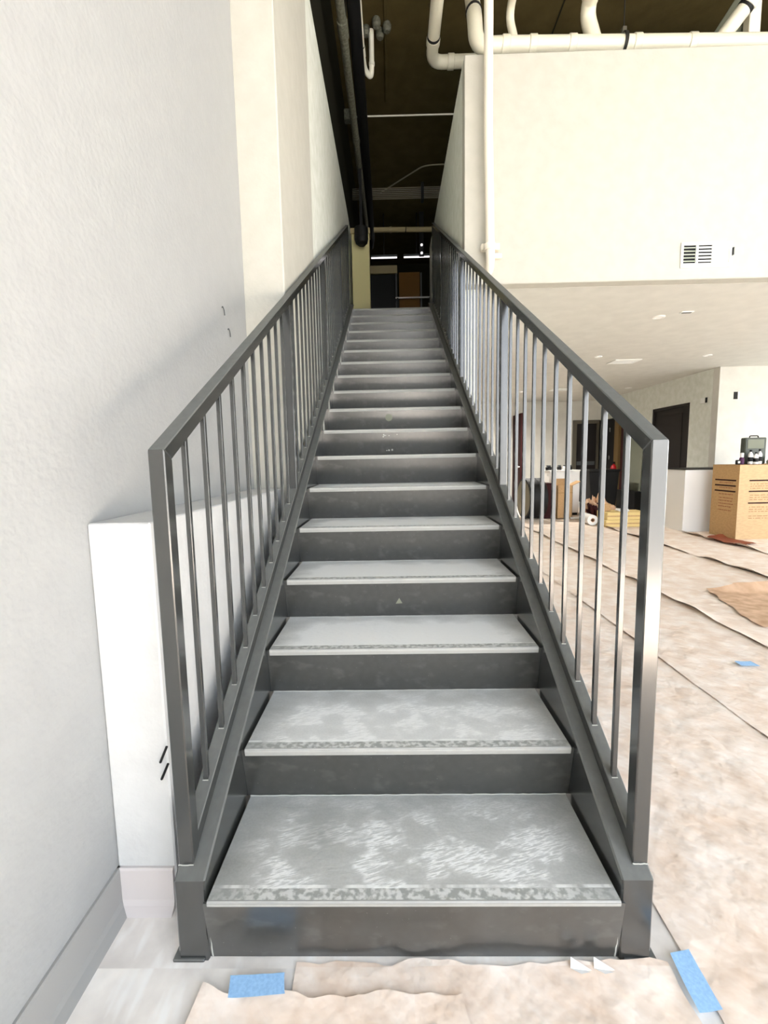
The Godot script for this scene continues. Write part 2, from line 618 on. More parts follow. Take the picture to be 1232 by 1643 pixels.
# ------------------------------------------------------------------ the setting
func shell() -> void:
	struct("floor", boxed(Vector3(-0.95, -0.15, -11.6), Vector3(9.15, 0, FRONT + 0.15)), M.concrete, "pale concrete floor with white streaks beside the stair foot")
	var st: SurfaceTool
	struct("wall_left", boxed(Vector3(-0.95, 0, -2.63), Vector3(-0.80, CEIL, FRONT + 0.15)), M.cool_white_paint, "tall white painted wall left of the stair")
	struct("wall_curb", boxed(Vector3(-0.80, 0, -1.58), Vector3(-0.64, 1.07, -0.158), 0.004), M.white_paint, "low white wall between the left wall and the stair railing", "wall")
	struct("wall_pilaster", boxed(Vector3(-0.95, 0, -2.63), Vector3(-0.585, CEIL, -1.58), 0.006), M.cream_paint, "cream pilaster rising beside the stair on the left", "wall")
	struct("wall_stairwell", boxed(Vector3(-0.80, 0, -6.7), Vector3(-0.603, 4.76, -2.63), 0.004), M.pale_plaster, "pale plaster wall along the upper part of the stair", "wall")
	struct("wall_upper", boxed(Vector3(-0.95, 4.76, -11.45), Vector3(-0.61, CEIL, -2.63)), M.dark_wall, "dark wall strip above the pale stairwell wall", "wall")
	st = tool()
	box(st, Vector3(-0.95, 0, -11.45), Vector3(-0.80, 4.76, -6.7))
	box(st, Vector3(-0.95, DECK, -11.6), Vector3(9.15, CEIL, -11.45))
	struct("wall_far", st, M.dark_wall, "dark wall closing the upper floor behind the stair head", "wall")
	struct("ceiling", boxed(Vector3(-0.95, CEIL, -11.6), Vector3(9.15, CEIL + 0.2, FRONT + 0.15)), M.dark_deck, "high dark brown deck above the stair")
	st = tool()
	box(st, Vector3(9.0, 0, -11.6), Vector3(9.15, CEIL, -6.4))
	box(st, Vector3(9.0, 2.6, -6.4), Vector3(9.15, CEIL, FRONT + 0.15))
	struct("wall_right", st, M.white_paint, "white wall on the far right side of the room")
	st = tool()
	var wz := -6.4
	while wz < FRONT:
		box(st, Vector3(9.02, 0, wz), Vector3(9.12, 2.6, wz + 0.06), 0.004)
		wz += 1.95
	box(st, Vector3(9.03, 0, -6.4), Vector3(9.11, 0.06, FRONT), 0.004)
	box(st, Vector3(9.03, 2.54, -6.4), Vector3(9.11, 2.6, FRONT), 0.004)
	struct("window_2", st, M.dark_iron, "dark framed window along the far right side of the room", "window")
	# the shop front behind the camera: daylight enters here
	st = tool()
	box(st, Vector3(-0.95, 0, FRONT), Vector3(0.1, CEIL, FRONT + 0.15))
	box(st, Vector3(0.1, 5.95, FRONT), Vector3(9.15, CEIL, FRONT + 0.15))
	struct("wall_back", st, M.white_paint, "white wall round the shop front behind the viewer", "wall")
	st = tool()
	var x := 0.1
	while x < 9.2:
		box(st, Vector3(x, 0, FRONT + 0.02), Vector3(x + 0.06, 5.95, FRONT + 0.12), 0.004)
		x += 1.78
	for y in [0.0, 3.0, 5.89]:
		box(st, Vector3(0.1, y, FRONT + 0.03), Vector3(9.05, y + 0.06, FRONT + 0.11), 0.004)
	struct("window_1", st, M.dark_iron, "dark framed shop window behind the viewer", "window")
	struct("ground", boxed(Vector3(-40, -0.3, -40), Vector3(50, -0.16, 60)), M.ground, "pavement outside the shop window")
	# cove base along the left wall and across the low wall
	base_strip("baseboard_left", [Vector2(-0.80, FRONT), Vector2(-0.80, -0.158)], Vector2(1, 0), "grey cove base along the tall white left wall", M.cove_base)
	base_strip("baseboard_curb", [Vector2(-0.80, -0.158), Vector2(-0.645, -0.158)], Vector2(0, 1), "short pale cove base across the front of the low white wall", M.pale_base)


func base_strip(called: String, line: Array, out: Vector2, label: String, m: Material) -> void:
	# section: 10 mm thick, 122 mm tall, flaring into a toe at the floor
	var sec := [Vector2(0, 0), Vector2(0.034, 0), Vector2(0.028, 0.006), Vector2(0.016, 0.016), Vector2(0.011, 0.03), Vector2(0.010, 0.116), Vector2(0.007, 0.122), Vector2(0, 0.122)]
	var a: Vector2 = line[0]
	var b: Vector2 = line[1]
	var st := tool()
	st.set_smooth_group(-1)
	var pa := []
	var pb := []
	for q in sec:
		var p: Vector2 = q
		pa.append(Vector3(a.x + out.x * p.x, p.y, a.y + out.y * p.x))
		pb.append(Vector3(b.x + out.x * p.x, p.y, b.y + out.y * p.x))
	for i in sec.size() - 1:
		tri(st, pa[i], pb[i + 1], pb[i])
		tri(st, pa[i], pa[i + 1], pb[i + 1])
	for i in range(1, sec.size() - 1):
		tri(st, pa[0], pa[i + 1], pa[i])
		tri(st, pb[0], pb[i], pb[i + 1])
	struct(called, st, m, label, "baseboard")


func mezzanine() -> void:
	struct("wall_mezzanine", boxed(Vector3(0.60, SOFFIT, -3.165), Vector3(9.0, 4.385, -3.045), 0.006), M.cream_paint, "broad cream guard wall of the upper floor above the room", "wall")
	struct("wall_stair", boxed(Vector3(0.60, 0, -6.4), Vector3(0.72, 4.40, -3.165), 0.004), M.pale_plaster, "beige wall along the right side of the upper flight", "wall")
	struct("ceiling_mezzanine", boxed(Vector3(0.72, SOFFIT, -11.45), Vector3(9.0, SOFFIT + 0.12, -3.165)), M.soffit_paint, "cream soffit ceiling of the room under the upper floor", "ceiling")
	var st := tool()
	box(st, Vector3(0.72, SOFFIT + 0.12, -11.45), Vector3(9.0, DECK, -3.165))
	box(st, Vector3(-0.80, DECK - 0.25, -11.45), Vector3(0.72, DECK, -5.62))
	struct("floor_mezzanine", st, M.dark_wall, "dark floor of the upper level behind the stair head", "floor")
	struct("wall_under", boxed(Vector3(-0.80, 0, -5.9), Vector3(0.60, DECK - 0.25, -5.75)), M.pale_plaster, "plain wall under the stair head", "wall")


func back_room() -> void:
	var st := tool()
	# far wall with a doorway at x 4.74 to 5.45
	box(st, Vector3(-0.95, 0, -11.45), Vector3(4.74, SOFFIT, -11.3))
	box(st, Vector3(4.74, 2.15, -11.45), Vector3(5.45, SOFFIT, -11.3))
	struct("wall_rear", st, M.soffit_paint, "pale wall at the rear of the lower room behind the railing", "wall")
	st = tool()
	# side wall with a doorway, ending in the bright corner
	box(st, Vector3(5.45, 0, -7.68), Vector3(5.6, SOFFIT, -7.1))
	box(st, Vector3(5.45, 2.16, -8.89), Vector3(5.6, SOFFIT, -7.68))
	box(st, Vector3(5.45, 0, -11.45), Vector3(5.6, SOFFIT, -8.89))
	struct("wall_side", st, M.pale_plaster, "shaded side wall with a dark door right of the railing post", "wall")
	struct("wall_partition", boxed(Vector3(5.45, 0, -7.1), Vector3(9.0, SOFFIT, -6.945), 0.004), M.soffit_paint, "bright cream partition wall behind the big carton", "wall")
	# doors
	var d := thing("door_1", "dark panelled door in a grey frame on the rear wall", "door", Vector3(5.09, 0, -11.3))
	d.set_meta("kind", "structure")
	st = tool()
	box(st, Vector3(-0.355, 0, -0.12), Vector3(-0.25, 2.15, 0.03), 0.004)
	box(st, Vector3(0.28, 0, -0.12), Vector3(0.355, 2.15, 0.03), 0.004)
	box(st, Vector3(-0.355, 2.06, -0.12), Vector3(0.355, 2.15, 0.028), 0.004)
	obj("door_frame", st, M.door_frame, d)
	obj("door_leaf", boxed(Vector3(-0.25, 0.01, -0.08), Vector3(0.28, 2.06, -0.03), 0.004), M.door_dark, d)
	obj("kick_plate", boxed(Vector3(-0.22, 0.98, -0.03), Vector3(0.25, 1.08, -0.022), 0.002), M.slate, d)
	d = thing("door_2", "tall dark door in the shaded side wall beside the railing corner", "door", Vector3(5.45, 0, -8.285))
	d.set_meta("kind", "structure")
	obj("door_leaf", boxed(Vector3(0.04, 0.01, -0.6), Vector3(0.085, 2.15, 0.6), 0.004), M.door_dark, d)
	st = tool()
	box(st, Vector3(0.005, 0, 0.55), Vector3(0.10, 2.155, 0.603))
	box(st, Vector3(0.005, 0, -0.603), Vector3(0.10, 2.155, -0.56))
	box(st, Vector3(0.005, 2.11, -0.6), Vector3(0.10, 2.158, 0.6))
	obj("door_frame", st, M.door_dark, d)
	obj("panel", boxed(Vector3(0.03, 0.2, -0.3), Vector3(0.042, 2.0, 0.35), 0.004), M.door_dark, d)
	for y in [1.72, 1.62]:
		obj("hinge", boxed(Vector3(0.0, y, -0.55), Vector3(0.04, y + 0.07, -0.52), 0.003), M.chrome, d)
	d = thing("door_3", "black door leaf with small bright locks standing open by the rear corner", "door", Vector3(5.40, 0, -10.75))
	d.set_meta("kind", "structure")
	obj("door_leaf", boxed(Vector3(-0.03, 0.01, -0.42), Vector3(0.02, 2.12, 0.42), 0.004), M.black, d)
	for y in [1.80, 1.12]:
		obj("lock", boxed(Vector3(-0.045, y, 0.16), Vector3(-0.03, y + 0.10, 0.20), 0.003), M.chrome, d)
	obj("edge_strip", boxed(Vector3(-0.04, 0, 0.42), Vector3(0.03, 2.14, 0.62), 0.004), M.brass, d)
	obj("dark_jamb", boxed(Vector3(-0.04, 0, 0.75), Vector3(0.03, 1.95, 1.0), 0.004), M.maroon, d)
	d = thing("door_4", "narrow dark edge of a door standing open on the rear wall", "door", Vector3(3.22, 0, -11.3))
	d.set_meta("kind", "structure")
	obj("door_leaf", boxed(Vector3(-0.045, 0.01, 0.0), Vector3(0.045, 2.3, 0.75), 0.004), M.maroon, d)
	st = tool()
	lathe(st, [Vector2(0, 0), Vector2(0.02, 0), Vector2(0.012, 0.03), Vector2(0.03, 0.045), Vector2(0.03, 0.06), Vector2(0, 0.07)], 12, along(Vector3(-0.03, 0.98, 0.68), Vector3(-0.2, 0.98, 0.68)))
	obj("door_knob", st, M.chrome, d)
	# half-height wall with a dark counter edge
	st = boxed(Vector3(4.5, 0, -6.945), Vector3(5.6, 0.975, -6.2), 0.004)
	var kw := struct("wall_half", st, M.white_enamel, "white half height wall between railing post and big carton", "wall")
	obj("counter_edge", boxed(Vector3(4.485, 0.977, -6.945), Vector3(5.6, 0.992, -6.185), 0.003), M.door_dark, kw)


# ------------------------------------------------------------------ the stair
func staircase() -> void:
	var t := thing("staircase", "straight grey steel staircase with dusty treads climbing to the upper floor", "staircase")
	for sg in [-1.0, 1.0]:
		var st := tool()
		var s1 := 5.45
		var poly := PackedVector2Array([Vector2(0.018, 0.0), Vector2(0.018, 0.205 + K * 0.018), Vector2(s1, 0.205 + K * s1), Vector2(s1, K * s1 - 0.14), Vector2(0.2469, 0.0)])
		prism(st, poly, minf(sg * 0.4985, sg * 0.574), maxf(sg * 0.4985, sg * 0.574), 0.004, SIDE)
		var str_ := dusty("stringer", st, t)
		# foot plate the stringer is welded to
		st = tool()
		box(st, Vector3(sg * 0.51, 0, -0.10), Vector3(sg * 0.588, 0.008, -0.012), 0.002)
		dusty("foot_plate", st, str_)
	for i in range(1, STEPS + 1):
		var s0 := (i - 1) * RUN
		var y1 := i * RISE
		var y0 := y1 - RISE
		# riser, leaning in towards its foot
		var st := tool()
		var lean := OVER if i > 1 else 0.026
		prism(st, PackedVector2Array([Vector2(s0 + lean, y0 + (0.002 if i == 1 else 0.0)), Vector2(s0, y1 - 0.004), Vector2(s0 + 0.006, y1 - 0.004), Vector2(s0 + lean + 0.006, y0)]), -0.4982, 0.4982, 0.0, SIDE, true)
		obj("riser", st, M.riser_paint, t)
		# tread: a pan with a rounded nosing
		st = tool()
		var back := s0 + RUN + OVER
		prism(st, PackedVector2Array([Vector2(s0 + 0.0005, y1 - 0.010), Vector2(s0, y1 - 0.003), Vector2(s0 + 0.003, y1), Vector2(back, y1), Vector2(back, y1 - 0.045), Vector2(s0 + 0.01, y1 - 0.045)]), -0.489, 0.489, 0.0, SIDE)
		var kind := 0 if i == 1 else (1 if i == 2 else (2 if i < 9 else 3))
		var tr := obj("tread", st, M["tread_%d" % kind], t)
		if i < 7:
			# bead of dried filler along the back of the tread
			st = tool()
			var path := PackedVector3Array()
			for k in 61:
				var x := -HALF + 2.0 * HALF * k / 60.0
				path.append(Vector3(x, y1 + 0.0005, -(s0 + RUN + OVER - 0.001) + rng.randf() * 0.002))
			tube(st, path, 0.0017, 6)
			obj("filler_bead", st, M.caulk, tr)
	# round sticker and paint specks on the risers, filler smeared in the corners of the left stringer
	var face := func(i: int, x: float, f: float) -> Transform3D:   # on riser i, f of the way up
		var lean := OVER
		var s := (i - 1) * RUN + lean * (1.0 - f) + 0.0
		var up := Vector3(0, RISE, lean).normalized()
		var out := Vector3(1, 0, 0).cross(up).normalized()
		return Transform3D(Basis(Vector3(1, 0, 0), out, -up), Vector3(x, (i - 1 + f) * RISE, -s))
	var sd := tool()
	lathe(sd, [Vector2(0.027, 0.0), Vector2(0.027, 0.0012), Vector2(0, 0.0014)], 24, face.call(9, -0.045, 0.60))
	obj("round_sticker", sd, M.grey_green, t.get_node("riser_008"))
	for k in 9:
		sd = tool()
		lathe(sd, [Vector2(rng.randf_range(0.003, 0.008), 0.0), Vector2(0.003, 0.001), Vector2(0, 0.0012)], 8, face.call(8, -0.09 + rng.randf_range(0.0, 0.10), 0.78 if k < 6 else 0.15) * Transform3D(Basis.IDENTITY, Vector3(0, 0, rng.randf_range(-0.012, 0.012))))
		obj("paint_speck", sd, M.caulk, t.get_node("riser_007"))
	sd = tool()
	sd.set_smooth_group(-1)
	var xf4: Transform3D = face.call(4, -0.01, 0.4)
	tri(sd, xf4 * Vector3(-0.014, 0.001, 0.012), xf4 * Vector3(0.016, 0.001, 0.010), xf4 * Vector3(0.002, 0.001, -0.016))
	obj("paint_speck", sd, M.grey_green, t.get_node("riser_003"))
	for i in range(8, 16):
		sd = tool()
		var s0 := (i - 1) * RUN
		var y1 := i * RISE
		prism(sd, PackedVector2Array([Vector2(s0 + 0.03, y1 + 0.002), Vector2(s0 + 0.12, y1 + 0.002), Vector2(s0 + 0.10, y1 + 0.035), Vector2(s0 + 0.075, y1 + 0.075)]), -0.4985, -0.4965, 0.0, SIDE)
		obj("filler_smear", sd, M.caulk, t.get_node("stringer"))
	# dried caulk between the bottom riser and the stringers
	for sg in [-1.0, 1.0]:
		var st := tool()
		var path := PackedVector3Array()
		for k in 13:
			var f := k / 12.0
			path.append(Vector3(sg * (0.492 + rng.randf_range(-0.001, 0.002)), 0.004 + 0.165 * f, -0.026 + 0.02 * f))
		tube(st, path, 0.0022, 6)
		obj("caulk_bead", st, M.caulk, t)


func hand_top(s: float) -> float:
	return 1.222 + K * s


func railing(sg: float, label: String) -> void:
	var t := thing("stair_railing", label, "railing", Vector3.ZERO, "steel stair railings")
	var xa := minf(sg * 0.535, sg * 0.5725)
	var xb := maxf(sg * 0.535, sg * 0.5725)
	var send := 5.30
	var th := 0.043
	var sp := 0.045
	var wd := 0.0375
	# handrail, mitred to the first post
	var st := tool()
	prism(st, PackedVector2Array([Vector2(sp, hand_top(sp)), Vector2(sp + wd, hand_top(sp + wd) - th), Vector2(send, hand_top(send) - th), Vector2(send, hand_top(send))]), xa, xb, 0.0025, SIDE)
	dusty("handrail", st, t)
	# bottom rail
	st = tool()
	prism(st, PackedVector2Array([Vector2(sp + wd - 0.005, 0.2065 + K * (sp + wd)), Vector2(send, 0.2065 + K * send), Vector2(send, 0.250 + K * send), Vector2(sp + wd - 0.005, 0.250 + K * (sp + wd))]), xa, xb, 0.0025, SIDE)
	dusty("bottom_rail", st, t)
	# first post with a welded foot
	st = tool()
	prism(st, PackedVector2Array([Vector2(sp, 0.206 + K * sp), Vector2(sp + wd, 0.206 + K * (sp + wd)), Vector2(sp + wd, hand_top(sp + wd) - th), Vector2(sp, hand_top(sp))]), xa, xb, 0.0025, SIDE)
	var post := obj("post", st, M.steel_paint, t)
	st = tool()
	var path := PackedVector3Array()
	for k in 9:
		path.append(Vector3(lerpf(xa, xb, k / 8.0), 0.2075 + K * sp + rng.randf() * 0.0015, -sp + 0.001))
	tube(st, path, 0.0016, 6)
	obj("weld", st, M.caulk, post)
	var posts := [1.45, 2.86, 4.26, 5.262]
	for p in posts:
		var a: float = p
		st = tool()
		prism(st, PackedVector2Array([Vector2(a, 0.248 + K * a), Vector2(a + wd, 0.248 + K * (a + wd)), Vector2(a + wd, hand_top(a + wd) - th + 0.002), Vector2(a, hand_top(a) - th + 0.002)]), xa, xb, 0.0025, SIDE)
		obj("post", st, M.steel_paint, t)
	# balusters: ten to a bay
	var mesh_done: MeshInstance3D = null
	var bays := [0.19, 1.602, 3.012, 4.412]
	var xm := (xa + xb) * 0.5
	var hb := 0.0066
	for b in bays.size():
		for k in 10:
			var s: float = bays[b] + 0.127 * k
			if s > 5.22:
				break
			if mesh_done == null:
				st = tool()
				var y0 := 0.249
				var y1 := 1.222 - th + 0.001
				var p := PackedVector2Array([Vector2(-hb, y0 - K * hb), Vector2(hb, y0 + K * hb), Vector2(hb, y1 + K * hb), Vector2(-hb, y1 - K * hb)])
				prism(st, p, xm - hb, xm + hb, 0.0012, SIDE)
				mesh_done = obj("baluster", st, M.steel_paint, t)
				mesh_done.position = Vector3(0, K * s, -s)
				st = tool()
				for q in 6:
					var g := -hb + 2.0 * hb * q / 5.0
					box(st, Vector3(xm + g - 0.002, 0.2445, hb - 0.001), Vector3(xm + g + 0.002, 0.249, hb + 0.003), 0.0012)
				obj("weld", st, M.caulk, mesh_done)
			else:
				var c: MeshInstance3D = mesh_done.duplicate()
				c.name = "baluster_%03d" % (b * 10 + k)
				t.add_child(c, true)
				c.position = Vector3(0, K * s, -s)


# ------------------------------------------------------------------ paper and tape on the floor
# corners in (x, z), in order; lift is the height of curl along each side
func sheet(label: String, q: Array, h0: float, lift: Array, sd: int, amp := 0.003, jag := 0.004, cell := 0.05, m: Material = null, called := "floor_paper", group := "protective paper sheets", cat := "paper sheet") -> MeshInstance3D:
	var a: Vector2 = q[0]
	var b: Vector2 = q[1]
	var c: Vector2 = q[2]
	var d: Vector2 = q[3]
	var nu := clampi(int(maxf(a.distance_to(b), d.distance_to(c)) / cell), 4, 160)
	var nv := clampi(int(maxf(a.distance_to(d), b.distance_to(c)) / cell), 4, 260)
	var f := noise(sd, 2.2, 3)
	var g := noise(sd + 1, 1.4, 2)
	var jn := noise(sd + 2, 1.6, 3)
	var lu := a.distance_to(b)
	var lv := a.distance_to(d)
	var pts := []
	for i in nv + 1:
		var v := float(i) / nv
		for j in nu + 1:
			var u := float(j) / nu
			var p := a.lerp(b, u).lerp(d.lerp(c, u), v)
			if j == 0 or j == nu:
				p.x += jn.get_noise_2d(p.x * 3.0, p.y * 3.0) * jag
			if i == 0 or i == nv:
				p.y += jn.get_noise_2d(p.x * 3.0, p.y * 3.0 + 50.0) * jag * 2.0
			var h := h0 + amp * maxf(0.0, f.get_noise_2d(p.x, p.y) * 1.4)
			var e := [v * lv, (1.0 - u) * lu, (1.0 - v) * lv, u * lu]
			for k in 4:
				var l: float = lift[k]
				var dist: float = e[k]
				if l > 0.0 and dist < 0.10:
					var w := 1.0 - dist / 0.10
					h += l * w * w * clampf(0.55 + g.get_noise_2d(p.x * 0.8 + k * 9.0, p.y * 0.8) * 1.1, 0.0, 1.0)
			pts.append(Vector3(p.x, h, p.y))
	var st := tool()
	st.set_smooth_group(0)
	for i in nv:
		for j in nu:
			var k0 := i * (nu + 1) + j
			var k1 := k0 + nu + 1
			tri(st, pts[k0], pts[k0 + 1], pts[k1 + 1])
			tri(st, pts[k0], pts[k1 + 1], pts[k1])
	var o := obj(called, st, m if m else M.kraft)
	tag(o, label, cat, group)
	return o


func floor_papers() -> void:
	# order of sides in lift: first side (far or near edge a-b), right (b-c), last (c-d), left (d-a)
	sheet("wide kraft paper strip on the floor directly right of the stair railing", [Vector2(0.655, -8.0), Vector2(1.60, -8.0), Vector2(1.60, 3.2), Vector2(0.66, 3.2)], 0.002, [0, 0, 0, 0.004], 101, 0.004)
	sheet("kraft paper strip one seam further right than the strip along the railing", [Vector2(1.54, -9.5), Vector2(2.34, -9.5), Vector2(2.34, 3.2), Vector2(1.56, 3.2)], 0.006, [0, 0, 0, 0.010], 104, 0.004)
	sheet("kraft paper strip with a brown torn fold in its edge, past the blue tape scrap", [Vector2(2.28, -9.9), Vector2(3.62, -9.9), Vector2(3.62, 2.4), Vector2(2.28, 2.4)], 0.010, [0, 0, 0, 0.035], 107, 0.004)
	sheet("kraft paper strip in front of the white half wall and big carton", [Vector2(3.56, -9.9), Vector2(4.50, -9.9), Vector2(4.50, 2.4), Vector2(3.56, 2.4)], 0.014, [0, 0, 0, 0.04], 110, 0.004)
	sheet("crumpled kraft paper strip under the big carton against the half wall", [Vector2(4.42, -6.15), Vector2(5.6, -6.15), Vector2(5.6, 2.4), Vector2(4.42, 2.4)], 0.018, [0, 0, 0, 0.05], 113, 0.006)
	sheet("torn kraft paper sheet lying across the floor against the bottom riser", [Vector2(-0.285, -0.012), Vector2(0.61, -0.005), Vector2(0.655, 0.9), Vector2(-0.285, 0.9)], 0.003, [0.006, 0.0, 0, 0.0], 116, 0.004, 0.012, 0.02)
	sheet("nearest kraft paper sheet, its ragged edge under the left blue tape", [Vector2(-0.49, 0.060), Vector2(0.11, 0.066), Vector2(0.25, 0.9), Vector2(-0.62, 0.9)], 0.006, [0.010, 0.006, 0, 0.003], 119, 0.004, 0.014, 0.02)
	# torn fold lying open
	var o := sheet("brown underside of a torn kraft flap folded open on the floor", [Vector2(2.75, -3.05), Vector2(3.4, -2.95), Vector2(3.3, -2.0), Vector2(2.5, -2.15)], 0.022, [0.09, 0, 0.0, 0.0], 122, 0.012, 0.03, 0.04, M.kraft_dark, "paper_flap", "", "paper flap")
	o.set_meta("label", "brown torn kraft flap folded open on the floor at right")
	# red-brown scrap by the carton corner
	sheet("reddish brown paper scrap by the bottom corner of the big carton", [Vector2(4.38, -5.55), Vector2(4.72, -5.62), Vector2(4.76, -5.05), Vector2(4.40, -4.95)], 0.03, [0.03, 0, 0.03, 0.03], 125, 0.014, 0.03, 0.03, M.scrap, "paper_scrap", "", "paper scrap")
	# ragged bits at the right end of the bottom riser
	for k in 2:
		var st := tool()
		st.set_smooth_group(-1)
		var x := 0.372 + 0.055 * k
		var z := 0.018
		var p := [Vector3(x, 0.012, z - 0.01), Vector3(x + 0.052, 0.008, z - 0.006), Vector3(x + 0.004, 0.028, z - 0.022), Vector3(x + 0.02, 0.014, z + 0.004)]
		tri(st, p[0], p[2], p[1])
		tri(st, p[0], p[1], p[3])
		var b := obj("paper_scrap", st, M.white_enamel)
		tag(b, ["white torn paper point at the riser foot, left one of the pair", "white torn paper point at the riser foot, nearest the right stringer"][k], "paper scrap", "torn paper points at the riser foot")
	# masking tape
	sheet("light blue tape strip on the paper edge left of the stair foot", [Vector2(-0.43, 0.032), Vector2(-0.303, 0.028), Vector2(-0.292, 0.071), Vector2(-0.420, 0.077)], 0.0195, [0.003, 0, 0.003, 0.002], 131, 0.003, 0.003, 0.008, M.blue_tape, "tape_strip", "blue tape strips", "tape")
	sheet("blue tape strip running to the near corner of the right stringer", [Vector2(0.622, -0.024), Vector2(0.672, -0.030), Vector2(0.668, 0.090), Vector2(0.613, 0.096)], 0.011, [0.002, 0.004, 0, 0.004], 134, 0.003, 0.003, 0.008, M.blue_tape, "tape_strip", "blue tape strips", "tape")
	sheet("small pale blue tape scrap out on the kraft paper at right", [Vector2(1.935, -1.60), Vector2(2.035, -1.605), Vector2(2.04, -1.545), Vector2(1.93, -1.545)], 0.014, [0.004, 0, 0.004, 0.004], 137, 0.006, 0.01, 0.012, M.blue_tape, "tape_strip", "blue tape strips", "tape")


# ------------------------------------------------------------------ pipes
func collar(parent: Node, a: Vector3, b: Vector3, r: float, m: Material, called := "coupling") -> void:
	var st := tool()
	lathe(st, [Vector2(0, 0), Vector2(r - 0.004, 0), Vector2(r, 0.004), Vector2(r, a.distance_to(b) - 0.004), Vector2(r - 0.004, a.distance_to(b)), Vector2(0, a.distance_to(b))], 18, along(a, b))
	obj(called, st, m, parent)


func pipe(called: String, label: String, parts: Array, r: float, m: Material, bend := 0.1, group := "") -> Node3D:
	var t := thing(called, label, "pipe", Vector3.ZERO, group)
	for p in parts:
		var st := tool()
		tube(st, bent(p, bend), r, 18)
		obj("pipe_run", st, m, t)
	return t


func pipes() -> void:
	# grey iron pipe and black duct along the left of the deck
	var t := pipe("drain_pipe", "long grey iron pipe running back under the deck beside the left wall", [[Vector3(-0.444, 5.386, -1.33), Vector3(-0.430, 5.386, -4.49), Vector3(-0.404, 5.386, -8.21)]], 0.042, M.iron)
	collar(t, Vector3(-0.432, 5.386, -3.89), Vector3(-0.432, 5.386, -4.07), 0.053, M.iron)
	collar(t, Vector3(-0.421, 5.386, -5.51), Vector3(-0.421, 5.386, -5.58), 0.048, M.iron)
	for z in [-4.2, -6.1, -7.75]:
		obj("hanger", boxed(Vector3(-0.440, 5.43, z), Vector3(-0.412, CEIL, z - 0.02)), M.dark_iron, t)
	t = pipe("black_duct", "matt black round duct running back beside the grey iron pipe", [[Vector3(-0.306, 5.433, -1.33), Vector3(-0.314, 5.433, -4.21), Vector3(-0.337, 5.433, -8.30), Vector3(-0.374, 5.34, -8.49)]], 0.064, M.black)
	for z in [-5.05, -6.9]:
		obj("hanger", boxed(Vector3(-0.335, 5.48, z), Vector3(-0.307, CEIL, z - 0.02)), M.dark_iron, t)
	# slim white trap beside it
	t = pipe("trap_pipe", "slim white plastic pipe with a bright u bend near the dark deck", [[Vector3(-0.285, 5.74, -2.2), Vector3(-0.28, 5.74, -4.72)], [Vector3(-0.28, 5.74, -4.70), Vector3(-0.265, 5.74, -4.93), Vector3(-0.195, 5.70, -4.99), Vector3(-0.183, 5.80, -4.95), Vector3(-0.183, 6.16, -4.93)]], 0.030, M.pvc_bright, 0.09)
	collar(t, Vector3(-0.281, 5.74, -4.60), Vector3(-0.281, 5.74, -4.62), 0.0325, M.band, "clamp_band")
	collar(t, Vector3(-0.281, 5.74, -4.62), Vector3(-0.278, 5.74, -4.74), 0.036, M.pvc_bright)
	collar(t, Vector3(-0.183, 5.80, -4.95), Vector3(-0.183, 5.84, -4.948), 0.034, M.pvc_bright)
	# dirty fitting round the trap's inlet
	t = thing("ceiling_fitting", "corroded metal fittings in the deck above the slim white u bend", "fitting", Vector3(-0.12, CEIL, -4.95))
	for p in [Vector3(-0.12, -0.06, 0.02), Vector3(0.04, -0.05, -0.02), Vector3(0.12, -0.09, 0.06), Vector3(0.0, -0.06, 0.12)]:
		var st := tool()
		var q: Vector3 = p
		lathe(st, [Vector2(0.035, 0), Vector2(0.05, -0.02), Vector2(0.05, -0.07), Vector2(0.03, -0.1), Vector2(0, -0.1)], 10, Transform3D(Basis.IDENTITY, Vector3(q.x, 0.0, q.z)))
		obj("hub", st, M.iron, t)
	# big white bend that turns behind the guard wall
	t = pipe("waste_pipe", "white waste pipe bending right to the corner of the cream guard wall", [[Vector3(0.468, 5.50, -1.9), Vector3(0.473, 5.50, -4.25)], [Vector3(0.473, 5.50, -4.25), Vector3(0.473, 5.49, -4.53), Vector3(0.72, 5.49, -4.53)], [Vector3(0.72, 5.49, -4.53), Vector3(1.4, 5.49, -4.53)]], 0.062, M.pvc, 0.17)
	collar(t, Vector3(0.473, 5.50, -4.22), Vector3(0.473, 5.50, -4.25), 0.067, M.band, "clamp_band")
	collar(t, Vector3(0.473, 5.50, -4.25), Vector3(0.473, 5.50, -4.33), 0.070, M.pvc)
	collar(t, Vector3(0.65, 5.49, -4.53), Vector3(0.72, 5.49, -4.53), 0.070, M.pvc)
	# main line behind the top of the guard wall
	t = pipe("main_pipe", "thick white main pipe lying level just above the cream guard wall", [[Vector3(0.83, 6.15, -4.30), Vector3(0.81, 5.30, -3.80), Vector3(0.82, 5.00, -3.75), Vector3(1.04, 5.005, -3.75)], [Vector3(1.04, 5.005, -3.75), Vector3(8.95, 4.84, -3.75)]], 0.070, M.pvc, 0.16)
	for x in [1.05, 1.30, 1.66, 2.25, 2.75]:
		collar(t, Vector3(x, 5.005 - 0.021 * (x - 1.04), -3.75), Vector3(x + 0.07, 5.005 - 0.021 * (x - 0.97), -3.75), 0.078, M.pvc)
	collar(t, Vector3(0.811, 5.36, -3.835), Vector3(0.811, 5.385, -3.85), 0.076, M.band, "clamp_band")
	collar(t, Vector3(0.82, 5.86, -4.13), Vector3(0.826, 6.0, -4.21), 0.10, M.iron, "deck_hub")
	t = pipe("branch_pipe", "thin white branch pipe dropping onto the main pipe by the standpipe", [[Vector3(1.12, 5.36, -2.0), Vector3(1.125, 5.30, -3.80), Vector3(1.17, 5.05, -3.75)]], 0.036, M.pvc, 0.15, "branch pipes into the main pipe")
